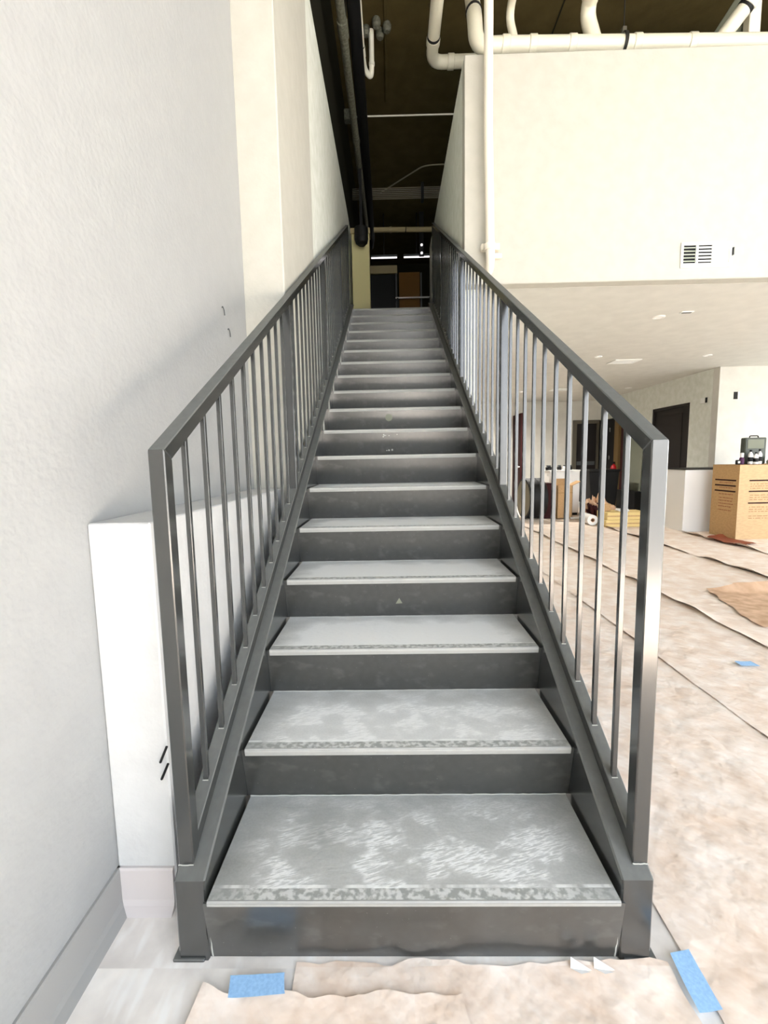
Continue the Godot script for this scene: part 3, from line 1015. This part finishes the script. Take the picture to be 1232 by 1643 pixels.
	collar(t, Vector3(1.125, 5.305, -3.56), Vector3(1.125, 5.304, -3.58), 0.040, M.band, "clamp_band")
	t = pipe("branch_pipe", "thick white branch pipe angling into the middle of the main pipe", [[Vector3(1.80, 5.36, -2.0), Vector3(1.825, 5.30, -3.78), Vector3(1.90, 5.02, -3.75)]], 0.066, M.pvc, 0.18, "branch pipes into the main pipe")
	collar(t, Vector3(1.822, 5.305, -3.56), Vector3(1.822, 5.304, -3.585), 0.071, M.band, "clamp_band")
	collar(t, Vector3(1.822, 5.304, -3.59), Vector3(1.824, 5.302, -3.68), 0.074, M.pvc)
	t = pipe("branch_pipe", "white branch pipe slanting up from the main pipe at far right", [[Vector3(3.05, 4.98, -3.85), Vector3(3.26, 5.25, -3.75)], [Vector3(3.26, 5.25, -3.75), Vector3(3.42, 5.50, -3.55), Vector3(3.75, 5.80, -3.3), Vector3(4.3, 5.85, -2.8)]], 0.066, M.pvc, 0.2, "branch pipes into the main pipe")
	collar(t, Vector3(3.25, 5.237, -3.755), Vector3(3.27, 5.263, -3.742), 0.071, M.band, "clamp_band")
	collar(t, Vector3(3.27, 5.265, -3.74), Vector3(3.33, 5.36, -3.665), 0.078, M.pvc_bright)
	# strap hanger
	t = thing("pipe_hanger", "dark rod hanger holding the main pipe from the deck", "hanger", Vector3(2.17, 4.99, -3.75))
	var st := tool()
	tube(st, PackedVector3Array([Vector3(0, 0.09, 0), Vector3(0, 1.2, 0)]), 0.006, 8)
	obj("rod", st, M.dark_iron, t)
	st = tool()
	lathe(st, [Vector2(0.074, -0.014), Vector2(0.084, -0.014), Vector2(0.084, 0.014), Vector2(0.074, 0.014)], 20, Transform3D(Basis(Vector3.FORWARD, PI / 2), Vector3.ZERO))
	obj("ring", st, M.dark_iron, t)
	obj("clevis", boxed(Vector3(-0.02, 0.075, -0.02), Vector3(0.02, 0.13, 0.02), 0.004), M.galvanised, t)
	# gusset and post beside the slanting branch
	t = thing("steel_bracket", "pale triangular bracket and upright post behind the slanting branch pipe", "bracket", Vector3(3.2, 4.9, -3.95))
	st = tool()
	prism(st, PackedVector2Array([Vector2(-0.22, 0.1), Vector2(0.22, 0.1), Vector2(0.22, 0.62), Vector2(0.12, 0.62)]), -0.03, 0.0, 0.003)
	obj("gusset", st, M.grey_green, t)
	obj("upright", boxed(Vector3(0.165, -1.65, 0.03), Vector3(0.27, 0.48, 0.12), 0.006), M.pipe_white, t)
	# standpipe down the face of the guard wall
	t = pipe("standpipe", "slim white vertical standpipe down the left end of the cream guard wall", [[Vector3(0.765, 6.15, -2.955), Vector3(0.772, 3.8, -2.955), Vector3(0.795, 2.82, -2.955), Vector3(0.80, 2.76, -2.99), Vector3(0.80, 2.75, -3.045)]], 0.035, M.pipe_white, 0.06)
	collar(t, Vector3(0.790, 2.93, -2.955), Vector3(0.792, 2.88, -2.955), 0.046, M.pipe_white)
	st = tool()
	box(st, Vector3(0.73, 2.90, -3.045), Vector3(0.88, 2.95, -2.99), 0.005)
	box(st, Vector3(0.80, 2.84, -3.045), Vector3(0.90, 2.875, -3.0), 0.005)
	obj("wall_clamp", st, M.pipe_white, t)
	# thin rods and conduit across the stairwell
	t = pipe("tie_rod", "thin bright rod spanning the stairwell below the dark deck", [[Vector3(-0.61, 6.0, -6.04), Vector3(-0.37, 6.0, -6.03), Vector3(2.2, 6.0, -6.05)]], 0.010, M.pvc_bright)
	obj("wall_bracket", boxed(Vector3(-0.61, 5.94, -6.09), Vector3(-0.50, 6.08, -5.98), 0.01), M.iron, t)
	t = pipe("conduit", "thin pale conduit stepping up diagonally over the row of conduits", [[Vector3(-0.14, 5.93, -7.75), Vector3(0.55, 6.0, -7.18), Vector3(0.70, 6.0, -7.14), Vector3(2.0, 6.0, -7.14)]], 0.011, M.olive, 0.06)
	# deck joint
	st = boxed(Vector3(-0.035, CEIL - 0.02, -6.05), Vector3(0.0, CEIL, -2.5), 0.006)
	struct("trim_1", st, M.dark_deck, "dark batten along the deck above the stairwell", "batten")
	st = boxed(Vector3(1.95, CEIL - 0.006, -11.0), Vector3(1.965, CEIL, 5.0))
	struct("trim_2", st, M.dark_wall, "joint line in the dark deck over the guard wall", "batten")


# ------------------------------------------------------------------ what shows of the upper floor
func upper_floor() -> void:
	# a bank of level conduits
	var t := thing("conduit_bank", "row of level metal conduits crossing the stairwell under the dark deck", "conduits", Vector3(0, 5.53, -7.2))
	for k in 7:
		var st := tool()
		tube(st, PackedVector3Array([Vector3(-0.61, 0.034 * k, -0.012 * k), Vector3(2.4, 0.034 * k, -0.012 * k)]), 0.009, 8)
		obj("conduit", st, M.galvanised, t)
	for x in [-0.30, 0.56]:
		obj("strut", boxed(Vector3(x - 0.022, -0.03, -0.10), Vector3(x + 0.022, 0.24, 0.022), 0.004), M.black, t)
	t = pipe("cross_pipe", "short tan pipe crossing the dark space above the stair head", [[Vector3(-0.255, 4.955, -7.0), Vector3(1.2, 4.93, -7.0)]], 0.040, M.tan_wood)
	collar(t, Vector3(0.0, 4.951, -7.0), Vector3(0.04, 4.950, -7.0), 0.046, M.tan_wood)
	collar(t, Vector3(0.26, 4.946, -7.0), Vector3(0.275, 4.945, -7.0), 0.044, M.band, "clamp_band")
	# plaster column at the stair head
	t = thing("column", "yellowish plaster column standing at the left of the stair head", "column", Vector3(-0.43, DECK, -6.3))
	obj("shaft", boxed(Vector3(-0.135, 0, -0.1), Vector3(0.125, 1.33, 0.1), 0.006), M.yellow_plaster, t)
	obj("head_band", boxed(Vector3(-0.15, 1.33, -0.11), Vector3(0.14, 1.41, 0.11), 0.006), M.tan_wood, t)
	t = thing("duct_boot", "black rounded duct end hanging in front of the yellowish column", "duct", Vector3(-0.41, 4.30, -6.06))
	var st := tool()
	lathe(st, [Vector2(0, 0), Vector2(0.05, 0.008), Vector2(0.085, 0.04), Vector2(0.1, 0.09), Vector2(0.1, 0.235), Vector2(0.09, 0.25), Vector2(0, 0.25)], 20)
	obj("boot", st, M.black, t)
	obj("stem", boxed(Vector3(-0.02, 0.25, -0.02), Vector3(0.02, 1.03, 0.02)), M.black, t)
	# two strip lights, far back, barely lit
	for k in 2:
		var x0: float = [-0.38, 0.29][k]
		t = thing("strip_light", ["left of two thin strip lights glowing behind the stair head", "right of two thin strip lights glowing behind the stair head"][k], "light", Vector3(x0, 5.35, -9.0), "strip lights behind the stair head")
		obj("housing", boxed(Vector3(0, 0.012, -0.03), Vector3(0.54, 0.05, 0.03), 0.004), M.slate, t)
		obj("lamp_tube", boxed(Vector3(0.005, -0.012, -0.012), Vector3(0.535, 0.012, 0.012), 0.004), M.lamp_glow, t)
		var l := OmniLight3D.new()
		l.name = "lamp"
		l.light_energy = 0.004
		l.light_size = 0.1
		l.omni_range = 20.0
		l.omni_attenuation = 2.0
		l.shadow_enabled = true
		l.position = Vector3(0.27, -0.05, 0.04)
		t.add_child(l)
		obj("hanger", boxed(Vector3(0.26, 0.05, -0.01), Vector3(0.28, 0.85, 0.01)), M.black, t)
	t = thing("emergency_light", "small twin lamp fitting above the right strip light", "light", Vector3(0.655, 5.375, -8.88))
	for y in [0.0, 0.155]:
		st = tool()
		lathe(st, [Vector2(0, -0.025), Vector2(0.018, -0.018), Vector2(0.025, 0), Vector2(0.018, 0.018), Vector2(0, 0.025)], 12, Transform3D(Basis.IDENTITY, Vector3(0, y, 0)))
		obj("lamp_head", st, M.lamp_glow, t)
	obj("backplate", boxed(Vector3(-0.05, -0.05, -0.06), Vector3(0.05, 0.8, -0.03), 0.005), M.black, t)
	# timber-framed opening and boards at the rear
	t = thing("timber_frame", "pale timber header and dark posts round a black opening behind the stair head", "frame", Vector3(0, DECK, -9.0))
	obj("header", boxed(Vector3(-0.52, 1.83, -0.04), Vector3(0.155, 1.985, 0.03), 0.005), M.tan_wood, t)
	obj("post", boxed(Vector3(0.115, 0, -0.03), Vector3(0.15, 1.83, 0.03), 0.004), M.slate, t)
	obj("post", boxed(Vector3(0.63, 0, -0.03), Vector3(0.66, 1.83, 0.03), 0.004), M.slate, t)
	obj("panel", boxed(Vector3(-0.52, 0, -0.10), Vector3(0.11, 1.83, -0.05), 0.004), M.black, t)
	t = thing("plywood_board", "brown plywood board leaning upright between the dark posts upstairs", "board", Vector3(0.40, DECK, -8.97))
	obj("board", boxed(Vector3(-0.21, 0.0, -0.02), Vector3(0.215, 1.84, 0.0), 0.003), M.plywood, t)
	t = thing("guard_bar", "thin pale rail crossing in front of the plywood board upstairs", "rail", Vector3(0.11, 4.52, -8.9))
	st = tool()
	tube(st, PackedVector3Array([Vector3(0, 0, 0), Vector3(0.72, 0, 0)]), 0.016, 10)
	obj("bar", st, M.white_enamel, t)
	for x in [0.03, 0.69]:
		obj("leg", boxed(Vector3(x, -1.316, -0.015), Vector3(x + 0.03, 0, 0.015)), M.black, t)


# ------------------------------------------------------------------ the big carton and what stands on it
func boxes_at_right() -> void:
	var t := thing("cardboard_box", "big tan shipping carton with printed rules beside the white half wall", "box", Vector3(4.745, 0.02, -5.42))
	var w := 0.90
	var h := 1.035
	var dp := 0.53
	obj("body", boxed(Vector3(0.002, 0, -dp), Vector3(w, h - 0.004, -0.003), 0.004), M.cardboard, t)
	# printed faces, each a panel of board
	var st := tool()
	st.set_smooth_group(-1)
	var a := Vector3(0, 0, 0)
	var b := Vector3(w, 0, 0)
	var up := Vector3(0, h, 0)
	tri(st, a, a + up, b + up, Vector2(0, 1), Vector2(0, 0), Vector2(1, 0))
	tri(st, a, b + up, b, Vector2(0, 1), Vector2(1, 0), Vector2(1, 1))
	obj("front_panel", st, M.box_front, t)
	st = tool()
	st.set_smooth_group(-1)
	b = Vector3(0, 0, -dp)
	tri(st, b, b + up, a + up, Vector2(0, 1), Vector2(0, 0), Vector2(1, 0))
	tri(st, b, a + up, a, Vector2(0, 1), Vector2(1, 0), Vector2(1, 1))
	obj("side_panel", st, M.box_side, t)
	st = tool()
	box(st, Vector3(0, h - 0.003, -dp), Vector3(w, h + 0.002, -dp * 0.5 - 0.003), 0.001)
	box(st, Vector3(0, h - 0.003, -dp * 0.5 + 0.003), Vector3(w, h + 0.002, 0), 0.001)
	obj("top_flap", st, M.cardboard, t)
	var top := 0.02 + h + 0.003
	# dark case standing on edge
	t = thing("tool_case", "dark square tool case standing upright on the big carton", "case", Vector3(5.15, top, -5.74))
	obj("shell", boxed(Vector3(-0.15, 0, -0.05), Vector3(0.15, 0.375, 0.05), 0.012), M.tool_case, t)
	obj("window", boxed(Vector3(-0.12, 0.22, 0.05), Vector3(0.11, 0.35, 0.056), 0.003), M.grey_green, t)
	st = tool()
	tube(st, bent([Vector3(-0.06, 0.37, 0), Vector3(-0.06, 0.40, 0), Vector3(0.06, 0.40, 0), Vector3(0.06, 0.37, 0)], 0.02), 0.008, 8)
	obj("handle", st, M.black, t)
	# bottles in front of it
	var spots := [Vector3(5.015, top, -5.60), Vector3(5.075, top, -5.58), Vector3(5.14, top, -5.60)]
	var labels := ["white bottle with dark label, leftmost in front of the tool case", "white bottle with dark label, middle one before the tool case", "white bottle with dark label, rightmost before the tool case"]
	for k in 3:
		t = thing("bottle", labels[k], "bottle", spots[k], "white bottles on the carton")
		st = tool()
		var hh: float = [0.20, 0.17, 0.21][k]
		lathe(st, [Vector2(0, 0), Vector2(0.026, 0), Vector2(0.03, 0.006), Vector2(0.03, hh * 0.65), Vector2(0.022, hh * 0.76), Vector2(0.012, hh * 0.82), Vector2(0.012, hh * 0.88)], 16)
		obj("body", st, M.white_enamel, t)
		st = tool()
		lathe(st, [Vector2(0.0305, hh * 0.2), Vector2(0.0308, hh * 0.2), Vector2(0.0308, hh * 0.5), Vector2(0.0305, hh * 0.5)], 16)
		obj("label_band", st, M.black, t)
		st = tool()
		lathe(st, [Vector2(0.015, hh * 0.87), Vector2(0.015, hh), Vector2(0.0, hh)], 14)
		obj("cap", st, M.black, t)
	t = thing("spray_can", "small plum coloured can left of the bottles on the carton", "can", Vector3(4.895, top, -5.60))
	st = tool()
	lathe(st, [Vector2(0, 0), Vector2(0.028, 0), Vector2(0.03, 0.004), Vector2(0.03, 0.085), Vector2(0.018, 0.1)], 14)
	obj("body", st, M.plum, t)
	st = tool()
	lathe(st, [Vector2(0.019, 0.098), Vector2(0.022, 0.11), Vector2(0.022, 0.16), Vector2(0, 0.165)], 14)
	obj("cap", st, M.white_enamel, t)
	t = thing("tape_measure", "black tape measure at the left end of the carton top", "tool", Vector3(4.83, top, -5.58))
	obj("body", boxed(Vector3(-0.03, 0, -0.02), Vector3(0.03, 0.065, 0.02), 0.01), M.black, t)
	obj("face", boxed(Vector3(-0.015, 0.018, 0.02), Vector3(0.015, 0.048, 0.023), 0.002), M.white_enamel, t)
	t = thing("rag", "crumpled pale rag at the right end of the carton top", "rag", Vector3(5.36, top, -5.62))
	obj("cloth", lump(Vector3(0.09, 0.05, 0.06), 9, 0.35), M.olive, t)


# a crumpled lump resting on y = 0
func lump(half: Vector3, sd: int, rough: float) -> SurfaceTool:
	var f := noise(sd, 1.2, 3)
	var st := tool()
	st.set_smooth_group(-1)
	var rows := 12
	var cols := 22
	var pts := []
	for i in rows + 1:
		var lat := PI * 0.5 * i / rows
		for j in cols:
			var lon := TAU * j / cols
			var d := Vector3(cos(lat) * cos(lon), sin(lat), cos(lat) * sin(lon))
			var k := 1.0 + rough * f.get_noise_3d(d.x * 1.7, d.y * 1.7, d.z * 1.7) * 1.8
			pts.append(Vector3(d.x * half.x * k, d.y * half.y * 2.0 * k, d.z * half.z * k))
	for i in rows:
		for j in cols:
			var a: Vector3 = pts[i * cols + j]
			var b: Vector3 = pts[i * cols + (j + 1) % cols]
			var c: Vector3 = pts[(i + 1) * cols + (j + 1) % cols]
			var d2: Vector3 = pts[(i + 1) * cols + j]
			tri(st, a, b, c)
			tri(st, a, c, d2)
	return st


func clutter_behind_railing() -> void:
	var y := 0.016
	# black drum on its side
	var t := thing("drum", "black drum lying on its side with an olive end, seen through the railing", "drum", Vector3(2.545, y + 0.40, -8.05))
	var st := tool()
	lathe(st, [Vector2(0, 0.012), Vector2(0.37, 0.012), Vector2(0.38, 0.0), Vector2(0.40, 0.0), Vector2(0.40, 0.03), Vector2(0.392, 0.04), Vector2(0.392, 0.19), Vector2(0.40, 0.2), Vector2(0.40, 0.22), Vector2(0.392, 0.23), Vector2(0.392, 0.34), Vector2(0.36, 0.36), Vector2(0, 0.36)], 28, along(Vector3.ZERO, Vector3(0.9, 0, -0.05)))
	obj("shell", st, M.black, t)
	st = tool()
	lathe(st, [Vector2(0, 0.0), Vector2(0.36, 0.0), Vector2(0.36, 0.011), Vector2(0, 0.0115)], 28, along(Vector3(-0.002, 0, 0.0), Vector3(0.9, 0, -0.05)))
	obj("end_cap", st, M.olive, t)
	t = thing("maroon_box", "dark maroon box between the black drum and the open brown carton", "box", Vector3(3.015, y, -8.1))
	obj("body", boxed(Vector3(-0.085, 0, -0.2), Vector3(0.08, 0.66, 0.1), 0.005), M.maroon, t)
	obj("lid", boxed(Vector3(-0.09, 0.66, -0.205), Vector3(0.085, 0.69, 0.105), 0.004), M.maroon, t)
	# open carton
	t = thing("cardboard_box", "open brown carton with raised flaps in front of the white cabinet", "box", Vector3(3.315, y, -8.05))
	st = tool()
	box(st, Vector3(-0.145, 0, -0.15), Vector3(-0.137, 0.64, 0.12))
	box(st, Vector3(0.137, 0, -0.15), Vector3(0.145, 0.64, 0.12))
	box(st, Vector3(-0.145, 0, 0.112), Vector3(0.145, 0.64, 0.12))
	box(st, Vector3(-0.145, 0, -0.15), Vector3(0.145, 0.64, -0.142))
	box(st, Vector3(-0.145, 0, -0.15), Vector3(0.145, 0.01, 0.12))
	obj("body", st, M.cardboard, t)
	st = tool()
	box(st, Vector3(0, 0, -0.13), Vector3(0.19, 0.008, 0.11), 0.002, Transform3D(Basis(Vector3.BACK, 0.45), Vector3(0.14, 0.635, 0)))
	obj("flap", st, M.cardboard, t)
	st = tool()
	box(st, Vector3(-0.14, 0, 0), Vector3(0.14, 0.13, 0.008), 0.002, Transform3D(Basis(Vector3.RIGHT, -0.3), Vector3(0, 0.638, -0.15)))
	obj("flap", st, M.cardboard, t)
	obj("strip", boxed(Vector3(-0.146, 0.50, 0.12), Vector3(0.146, 0.505, 0.1215)), M.plywood, t)
	# white cabinet with odds and ends on top
	t = thing("cabinet", "low white cabinet behind the open brown carton", "cabinet", Vector3(3.50, y, -8.7))
	obj("body", boxed(Vector3(-0.31, 0.05, -0.25), Vector3(0.30, 0.90, 0.25), 0.006), M.white_enamel, t)
	obj("top", boxed(Vector3(-0.32, 0.90, -0.26), Vector3(0.31, 0.925, 0.27), 0.004), M.white_enamel, t)
	obj("plinth", boxed(Vector3(-0.29, 0, -0.23), Vector3(0.28, 0.05, 0.22)), M.black, t)
	obj("door", boxed(Vector3(-0.29, 0.07, 0.25), Vector3(0.29, 0.88, 0.266), 0.004), M.white_enamel, t)
	var ctop := y + 0.926
	for k in 4:
		var x: float = [3.22, 3.44, 3.56, 3.66][k]
		t = thing("spray_bottle", ["dark squat jar at the left end of the white cabinet top", "dark jar second from the left on the white cabinet", "pale jar third from the left on the white cabinet", "dark jar at the right end of the white cabinet top"][k], "jar", Vector3(x, ctop, -8.62), "jars on the white cabinet")
		t.name = numbered("jar")
		st = tool()
		var r: float = [0.06, 0.045, 0.05, 0.04][k]
		lathe(st, [Vector2(0, 0), Vector2(r, 0), Vector2(r, 0.06), Vector2(r * 0.7, 0.075), Vector2(0, 0.075)], 14)
		obj("body", st, M.white_enamel if k == 2 else M.black, t)
		st = tool()
		lathe(st, [Vector2(r * 0.75, 0.075), Vector2(r * 0.75, 0.1), Vector2(0, 0.1)], 14)
		obj("lid", st, M.slate, t)
	# dark bin by the rear door
	t = thing("waste_bin", "black wheeled bin standing before the dark rear door", "bin", Vector3(4.66, y, -9.5))
	st = tool()
	prism(st, PackedVector2Array([Vector2(-0.27, 0.06), Vector2(0.27, 0.06), Vector2(0.33, 0.85), Vector2(-0.33, 0.85)]), -0.25, 0.25, 0.01)
	obj("body", st, M.black, t)
	st = tool()
	box(st, Vector3(-0.35, 0.85, -0.28), Vector3(0.35, 0.90, 0.28), 0.012)
	obj("lid", st, M.black, t)
	for x in [-0.24, 0.24]:
		st = tool()
		lathe(st, [Vector2(0, -0.03), Vector2(0.07, -0.03), Vector2(0.07, 0.03), Vector2(0, 0.03)], 16, Transform3D(Basis(Vector3.FORWARD, PI / 2), Vector3(x, 0.07, -0.2)))
		obj("wheel", st, M.black, t)
	# heap of crumpled paper, roll, flat boxes, stick
	t = thing("paper_heap", "heap of crumpled brown paper in front of the black bin", "paper heap", Vector3(3.88, y, -7.75))
	obj("crumple", lump(Vector3(0.24, 0.2, 0.2), 21, 0.5), M.kraft_dark, t)
	obj("crumple", lump(Vector3(0.16, 0.12, 0.16), 22, 0.6), M.maroon, t)
	t.get_child(1).position = Vector3(-0.1, 0.0, 0.12)
	t = thing("paper_roll", "white cored paper roll lying end-on before the crumpled heap", "roll", Vector3(3.455, y + 0.09, -7.0))
	st = tool()
	lathe(st, [Vector2(0.035, 0), Vector2(0.09, 0), Vector2(0.09, 0.42), Vector2(0.035, 0.42), Vector2(0.035, 0)], 22, along(Vector3.ZERO, Vector3(0.02, 0, -0.5)))
	obj("roll", st, M.white_enamel, t)
	st = tool()
	lathe(st, [Vector2(0.028, -0.004), Vector2(0.036, -0.004), Vector2(0.036, 0.424), Vector2(0.028, 0.424), Vector2(0.028, -0.004)], 18, along(Vector3.ZERO, Vector3(0.02, 0, -0.5)))
	obj("core", st, M.kraft_dark, t)
	for k in 2:
		t = thing("flat_box", ["pale flat carton on the floor, lower of the two behind the post", "pale flat carton, upper of the two stacked behind the post"][k], "box", Vector3(3.93, y + 0.125 * k, -6.95), "flat cartons behind the railing post")
		obj("body", boxed(Vector3(-0.36 + 0.02 * k, 0, -0.2), Vector3(0.33 + 0.01 * k, 0.122, 0.2), 0.005), M.pale_board, t)
		obj("edge_tape", boxed(Vector3(-0.361 + 0.02 * k, 0.05, 0.2), Vector3(0.331 + 0.01 * k, 0.07, 0.2015)), M.cardboard, t)
	t = thing("small_carton", "small orange brown carton on top of the flat cartons", "box", Vector3(3.66, y + 0.25, -6.98))
	obj("body", boxed(Vector3(-0.05, 0, -0.06), Vector3(0.06, 0.13, 0.06), 0.003), M.cardboard, t)
	obj("flap", boxed(Vector3(0.055, 0.10, -0.055), Vector3(0.12, 0.106, 0.055), 0.002), M.cardboard, t)
	t = thing("folded_cloth", "small white folded cloth on the flat cartons", "cloth", Vector3(3.93, y + 0.25, -6.95))
	obj("fold", boxed(Vector3(-0.09, 0, -0.08), Vector3(0.09, 0.02, 0.08), 0.006), M.white_enamel, t)
	obj("fold", boxed(Vector3(-0.08, 0.02, -0.07), Vector3(0.08, 0.038, 0.075), 0.006), M.white_enamel, t)
	var sk := tool()
	tube(sk, PackedVector3Array([Vector3(3.38, y + 0.024, -7.80), Vector3(3.60, y + 0.024, -7.83)]), 0.022, 10)
	var o := obj("plastic_pipe", sk, M.white_enamel)
	tag(o, "short white pipe lying on the floor under the white cabinet", "pipe")
	# red thing and grey panel by the rear corner
	t = thing("fire_extinguisher", "small red cylinder hanging by the brown strip near the rear corner", "extinguisher", Vector3(5.32, 0.62, -10.22))
	st = tool()
	lathe(st, [Vector2(0, 0), Vector2(0.055, 0), Vector2(0.07, 0.02), Vector2(0.07, 0.30), Vector2(0.05, 0.36), Vector2(0.02, 0.38), Vector2(0.02, 0.40)], 18)
	obj("cylinder", st, M.red, t)
	obj("valve", boxed(Vector3(-0.025, 0.40, -0.02), Vector3(0.025, 0.45, 0.02), 0.005), M.black, t)
	obj("bracket", boxed(Vector3(0.04, 0.1, -0.03), Vector3(0.09, 0.22, 0.03), 0.004), M.black, t)
	t = thing("board_panel", "grey green board leaning against the side wall behind the railing post", "board", Vector3(5.40, y, -9.45))
	st = tool()
	box(st, Vector3(-0.02, 0, -0.28), Vector3(0.0, 1.62, 0.3), 0.003, Transform3D(Basis(Vector3.FORWARD, 0.02), Vector3.ZERO))
	obj("board", st, M.grey_green, t)
	obj("foot_block", boxed(Vector3(-0.22, 0, -0.3), Vector3(-0.06, 0.42, 0.5), 0.01), M.black, t)


# ------------------------------------------------------------------ small fittings
func small_details() -> void:
	# air grille in the guard wall
	var t := thing("air_vent", "white louvred air grille low in the cream guard wall", "vent", Vector3(2.572, 2.836, -3.045))
	var st := tool()
	box(st, Vector3(-0.205, 0.075, 0), Vector3(0.205, 0.10, 0.012), 0.003)
	box(st, Vector3(-0.205, -0.10, 0), Vector3(0.205, -0.065, 0.012), 0.003)
	for x in [-0.205, -0.085, 0.045, 0.185]:
		box(st, Vector3(x, -0.07, 0), Vector3(x + 0.02, 0.08, 0.012), 0.002)
	obj("frame", st, M.vent_white, t)
	obj("backing", boxed(Vector3(-0.19, -0.07, 0.0005), Vector3(0.06, 0.08, 0.002)), M.black, t)
	obj("blank_plate", boxed(Vector3(0.06, -0.068, 0.001), Vector3(0.187, 0.078, 0.006), 0.002), M.vent_blank, t)
	for c in 2:
		for k in 5:
			st = tool()
			var x0: float = [-0.187, -0.067][c]
			var x1: float = [-0.083, 0.047][c]
			box(st, Vector3(x0, -0.007, -0.001), Vector3(x1, 0.007, 0.001), 0.0, Transform3D(Basis(Vector3.RIGHT, -0.7 + 0.5 * c), Vector3(0, -0.048 + 0.026 * k, 0.007)))
			obj("slat", st, M.vent_white if c == 1 else M.vent_blank, t)
	obj("damper_lever", boxed(Vector3(0.212, -0.01, 0), Vector3(0.22, 0.05, 0.02), 0.002), M.slate, t)
	# soffit fittings
	var spots := [
		[Vector3(2.79, 0, -4.07), 0.06, "nearest round white fitting in the cream soffit, above the railing", false],
		[Vector3(4.62, 0, -6.03), 0.06, "round flush fitting in the soffit nearest the bright partition corner", false],
		[Vector3(3.00, 0, -5.95), 0.05, "round flush fitting in the soffit left of the square grille", false],
		[Vector3(5.05, 0, -9.13), 0.07, "round white fitting in the soffit just above the dark side door", false],
		[Vector3(2.85, 0, -9.35), 0.06, "lit round downlight in the rear soffit seen between the balusters", true]]
	for sp in spots:
		var p: Vector3 = sp[0]
		t = thing("ceiling_fitting", sp[2], "fitting", Vector3(p.x, SOFFIT, p.z), "round soffit fittings")
		st = tool()
		var r: float = sp[1]
		lathe(st, [Vector2(r * 0.7, -0.004), Vector2(r * 0.75, -0.012), Vector2(r, -0.01), Vector2(r * 1.02, 0.0)], 20)
		obj("trim_ring", st, M.white_enamel, t)
		st = tool()
		lathe(st, [Vector2(0, -0.006), Vector2(r * 0.72, -0.004)], 20)
		var lit: bool = sp[3]
		obj("lens", st, M.lamp_glow if lit else M.vent_white, t)
		if lit:
			var l := SpotLight3D.new()
			l.name = "lamp"
			l.light_energy = 5.0
			l.light_color = Color(1.0, 0.98, 0.95)
			l.light_size = r * 0.7
			l.spot_angle = 80.0
			l.spot_range = 20.0
			l.spot_attenuation = 2.0
			l.shadow_enabled = true
			l.rotation_degrees = Vector3(-90, 0, 0)
			l.position = Vector3(0, -0.02, 0)
			t.add_child(l)
	t = thing("ceiling_sensor", "small dark slot in the cream soffit below the air grille", "sensor", Vector3(2.99, SOFFIT, -3.93))
	obj("plate", boxed(Vector3(-0.06, -0.008, -0.03), Vector3(0.06, 0, 0.03), 0.002), M.vent_white, t)
	obj("slot", boxed(Vector3(-0.045, -0.011, -0.012), Vector3(0.045, -0.006, 0.012)), M.slate, t)
	for k in 2:
		var at: Vector3 = [Vector3(3.56, SOFFIT, -6.33), Vector3(3.62, SOFFIT, -9.17)][k]
		t = thing("ceiling_vent", ["square metal grille in the cream soffit above the railing corner", "pale grille in the rear soffit seen between the balusters"][k], "vent", at, "soffit grilles")
		st = tool()
		box(st, Vector3(-0.2, -0.012, -0.15), Vector3(0.2, 0, -0.11), 0.002)
		box(st, Vector3(-0.2, -0.012, 0.11), Vector3(0.2, 0, 0.15), 0.002)
		box(st, Vector3(-0.2, -0.012, -0.11), Vector3(-0.16, 0, 0.11), 0.002)
		box(st, Vector3(0.16, -0.012, -0.11), Vector3(0.2, 0, 0.11), 0.002)
		obj("frame", st, M.vent_white, t)
		obj("backing", boxed(Vector3(-0.16, -0.003, -0.11), Vector3(0.16, -0.001, 0.11)), M.slate, t)
		for j in 4:
			obj("slat", boxed(Vector3(-0.16, -0.010, -0.085 + 0.052 * j), Vector3(0.16, -0.004, -0.065 + 0.052 * j)), M.vent_white, t)
	# wall boxes on the partition and the side wall
	t = thing("wall_box", "small dark electrical box set in the bright cream partition", "electrical box", Vector3(5.74, 2.175, -6.945))
	obj("recess", boxed(Vector3(-0.045, -0.06, 0), Vector3(0.02, 0.06, 0.006), 0.002), M.black, t)
	obj("rim", boxed(Vector3(0.02, -0.06, 0), Vector3(0.045, 0.06, 0.012), 0.002), M.vent_white, t)
	t = thing("wall_box", "small white electrical box on the shaded side wall beside the door", "electrical box", Vector3(5.45, 2.14, -7.275))
	obj("cover", boxed(Vector3(-0.02, -0.045, -0.09), Vector3(0, 0.05, 0.03), 0.003), M.vent_white, t)
	obj("recess", boxed(Vector3(-0.022, -0.04, 0.03), Vector3(0, 0.045, 0.06), 0.002), M.black, t)
	# cable ends
	for k in 2:
		st = tool()
		var yy: float = [0.463, 0.415][k]
		tube(st, bent([Vector3(-0.66, yy - 0.03, -0.17), Vector3(-0.652, yy - 0.028, -0.14), Vector3(-0.628, yy + 0.022, -0.135)], 0.012), 0.0035, 8)
		var o := obj("cable_end", st, M.black)
		tag(o, ["upper of two black cable ends poking out beside the low wall", "lower of two black cable ends poking out beside the low wall"][k], "cable", "cable ends by the low wall")
	for k in 2:
		st = tool()
		var c: Vector3 = [Vector3(-0.80, 1.925, -1.22), Vector3(-0.80, 1.845, -1.285)][k]
		tube(st, bent([c, c + Vector3(0.006, 0.006, 0.004), c + Vector3(0.008, -0.008, -0.006), c + Vector3(0.005, -0.028, -0.02)], 0.006), 0.0022, 8)
		var o := obj("cable_end", st, M.slate)
		tag(o, ["upper of two small wire ends on the white wall above the handrail", "lower of two small wire ends on the white wall above the handrail"][k], "cable", "wire ends on the left wall")
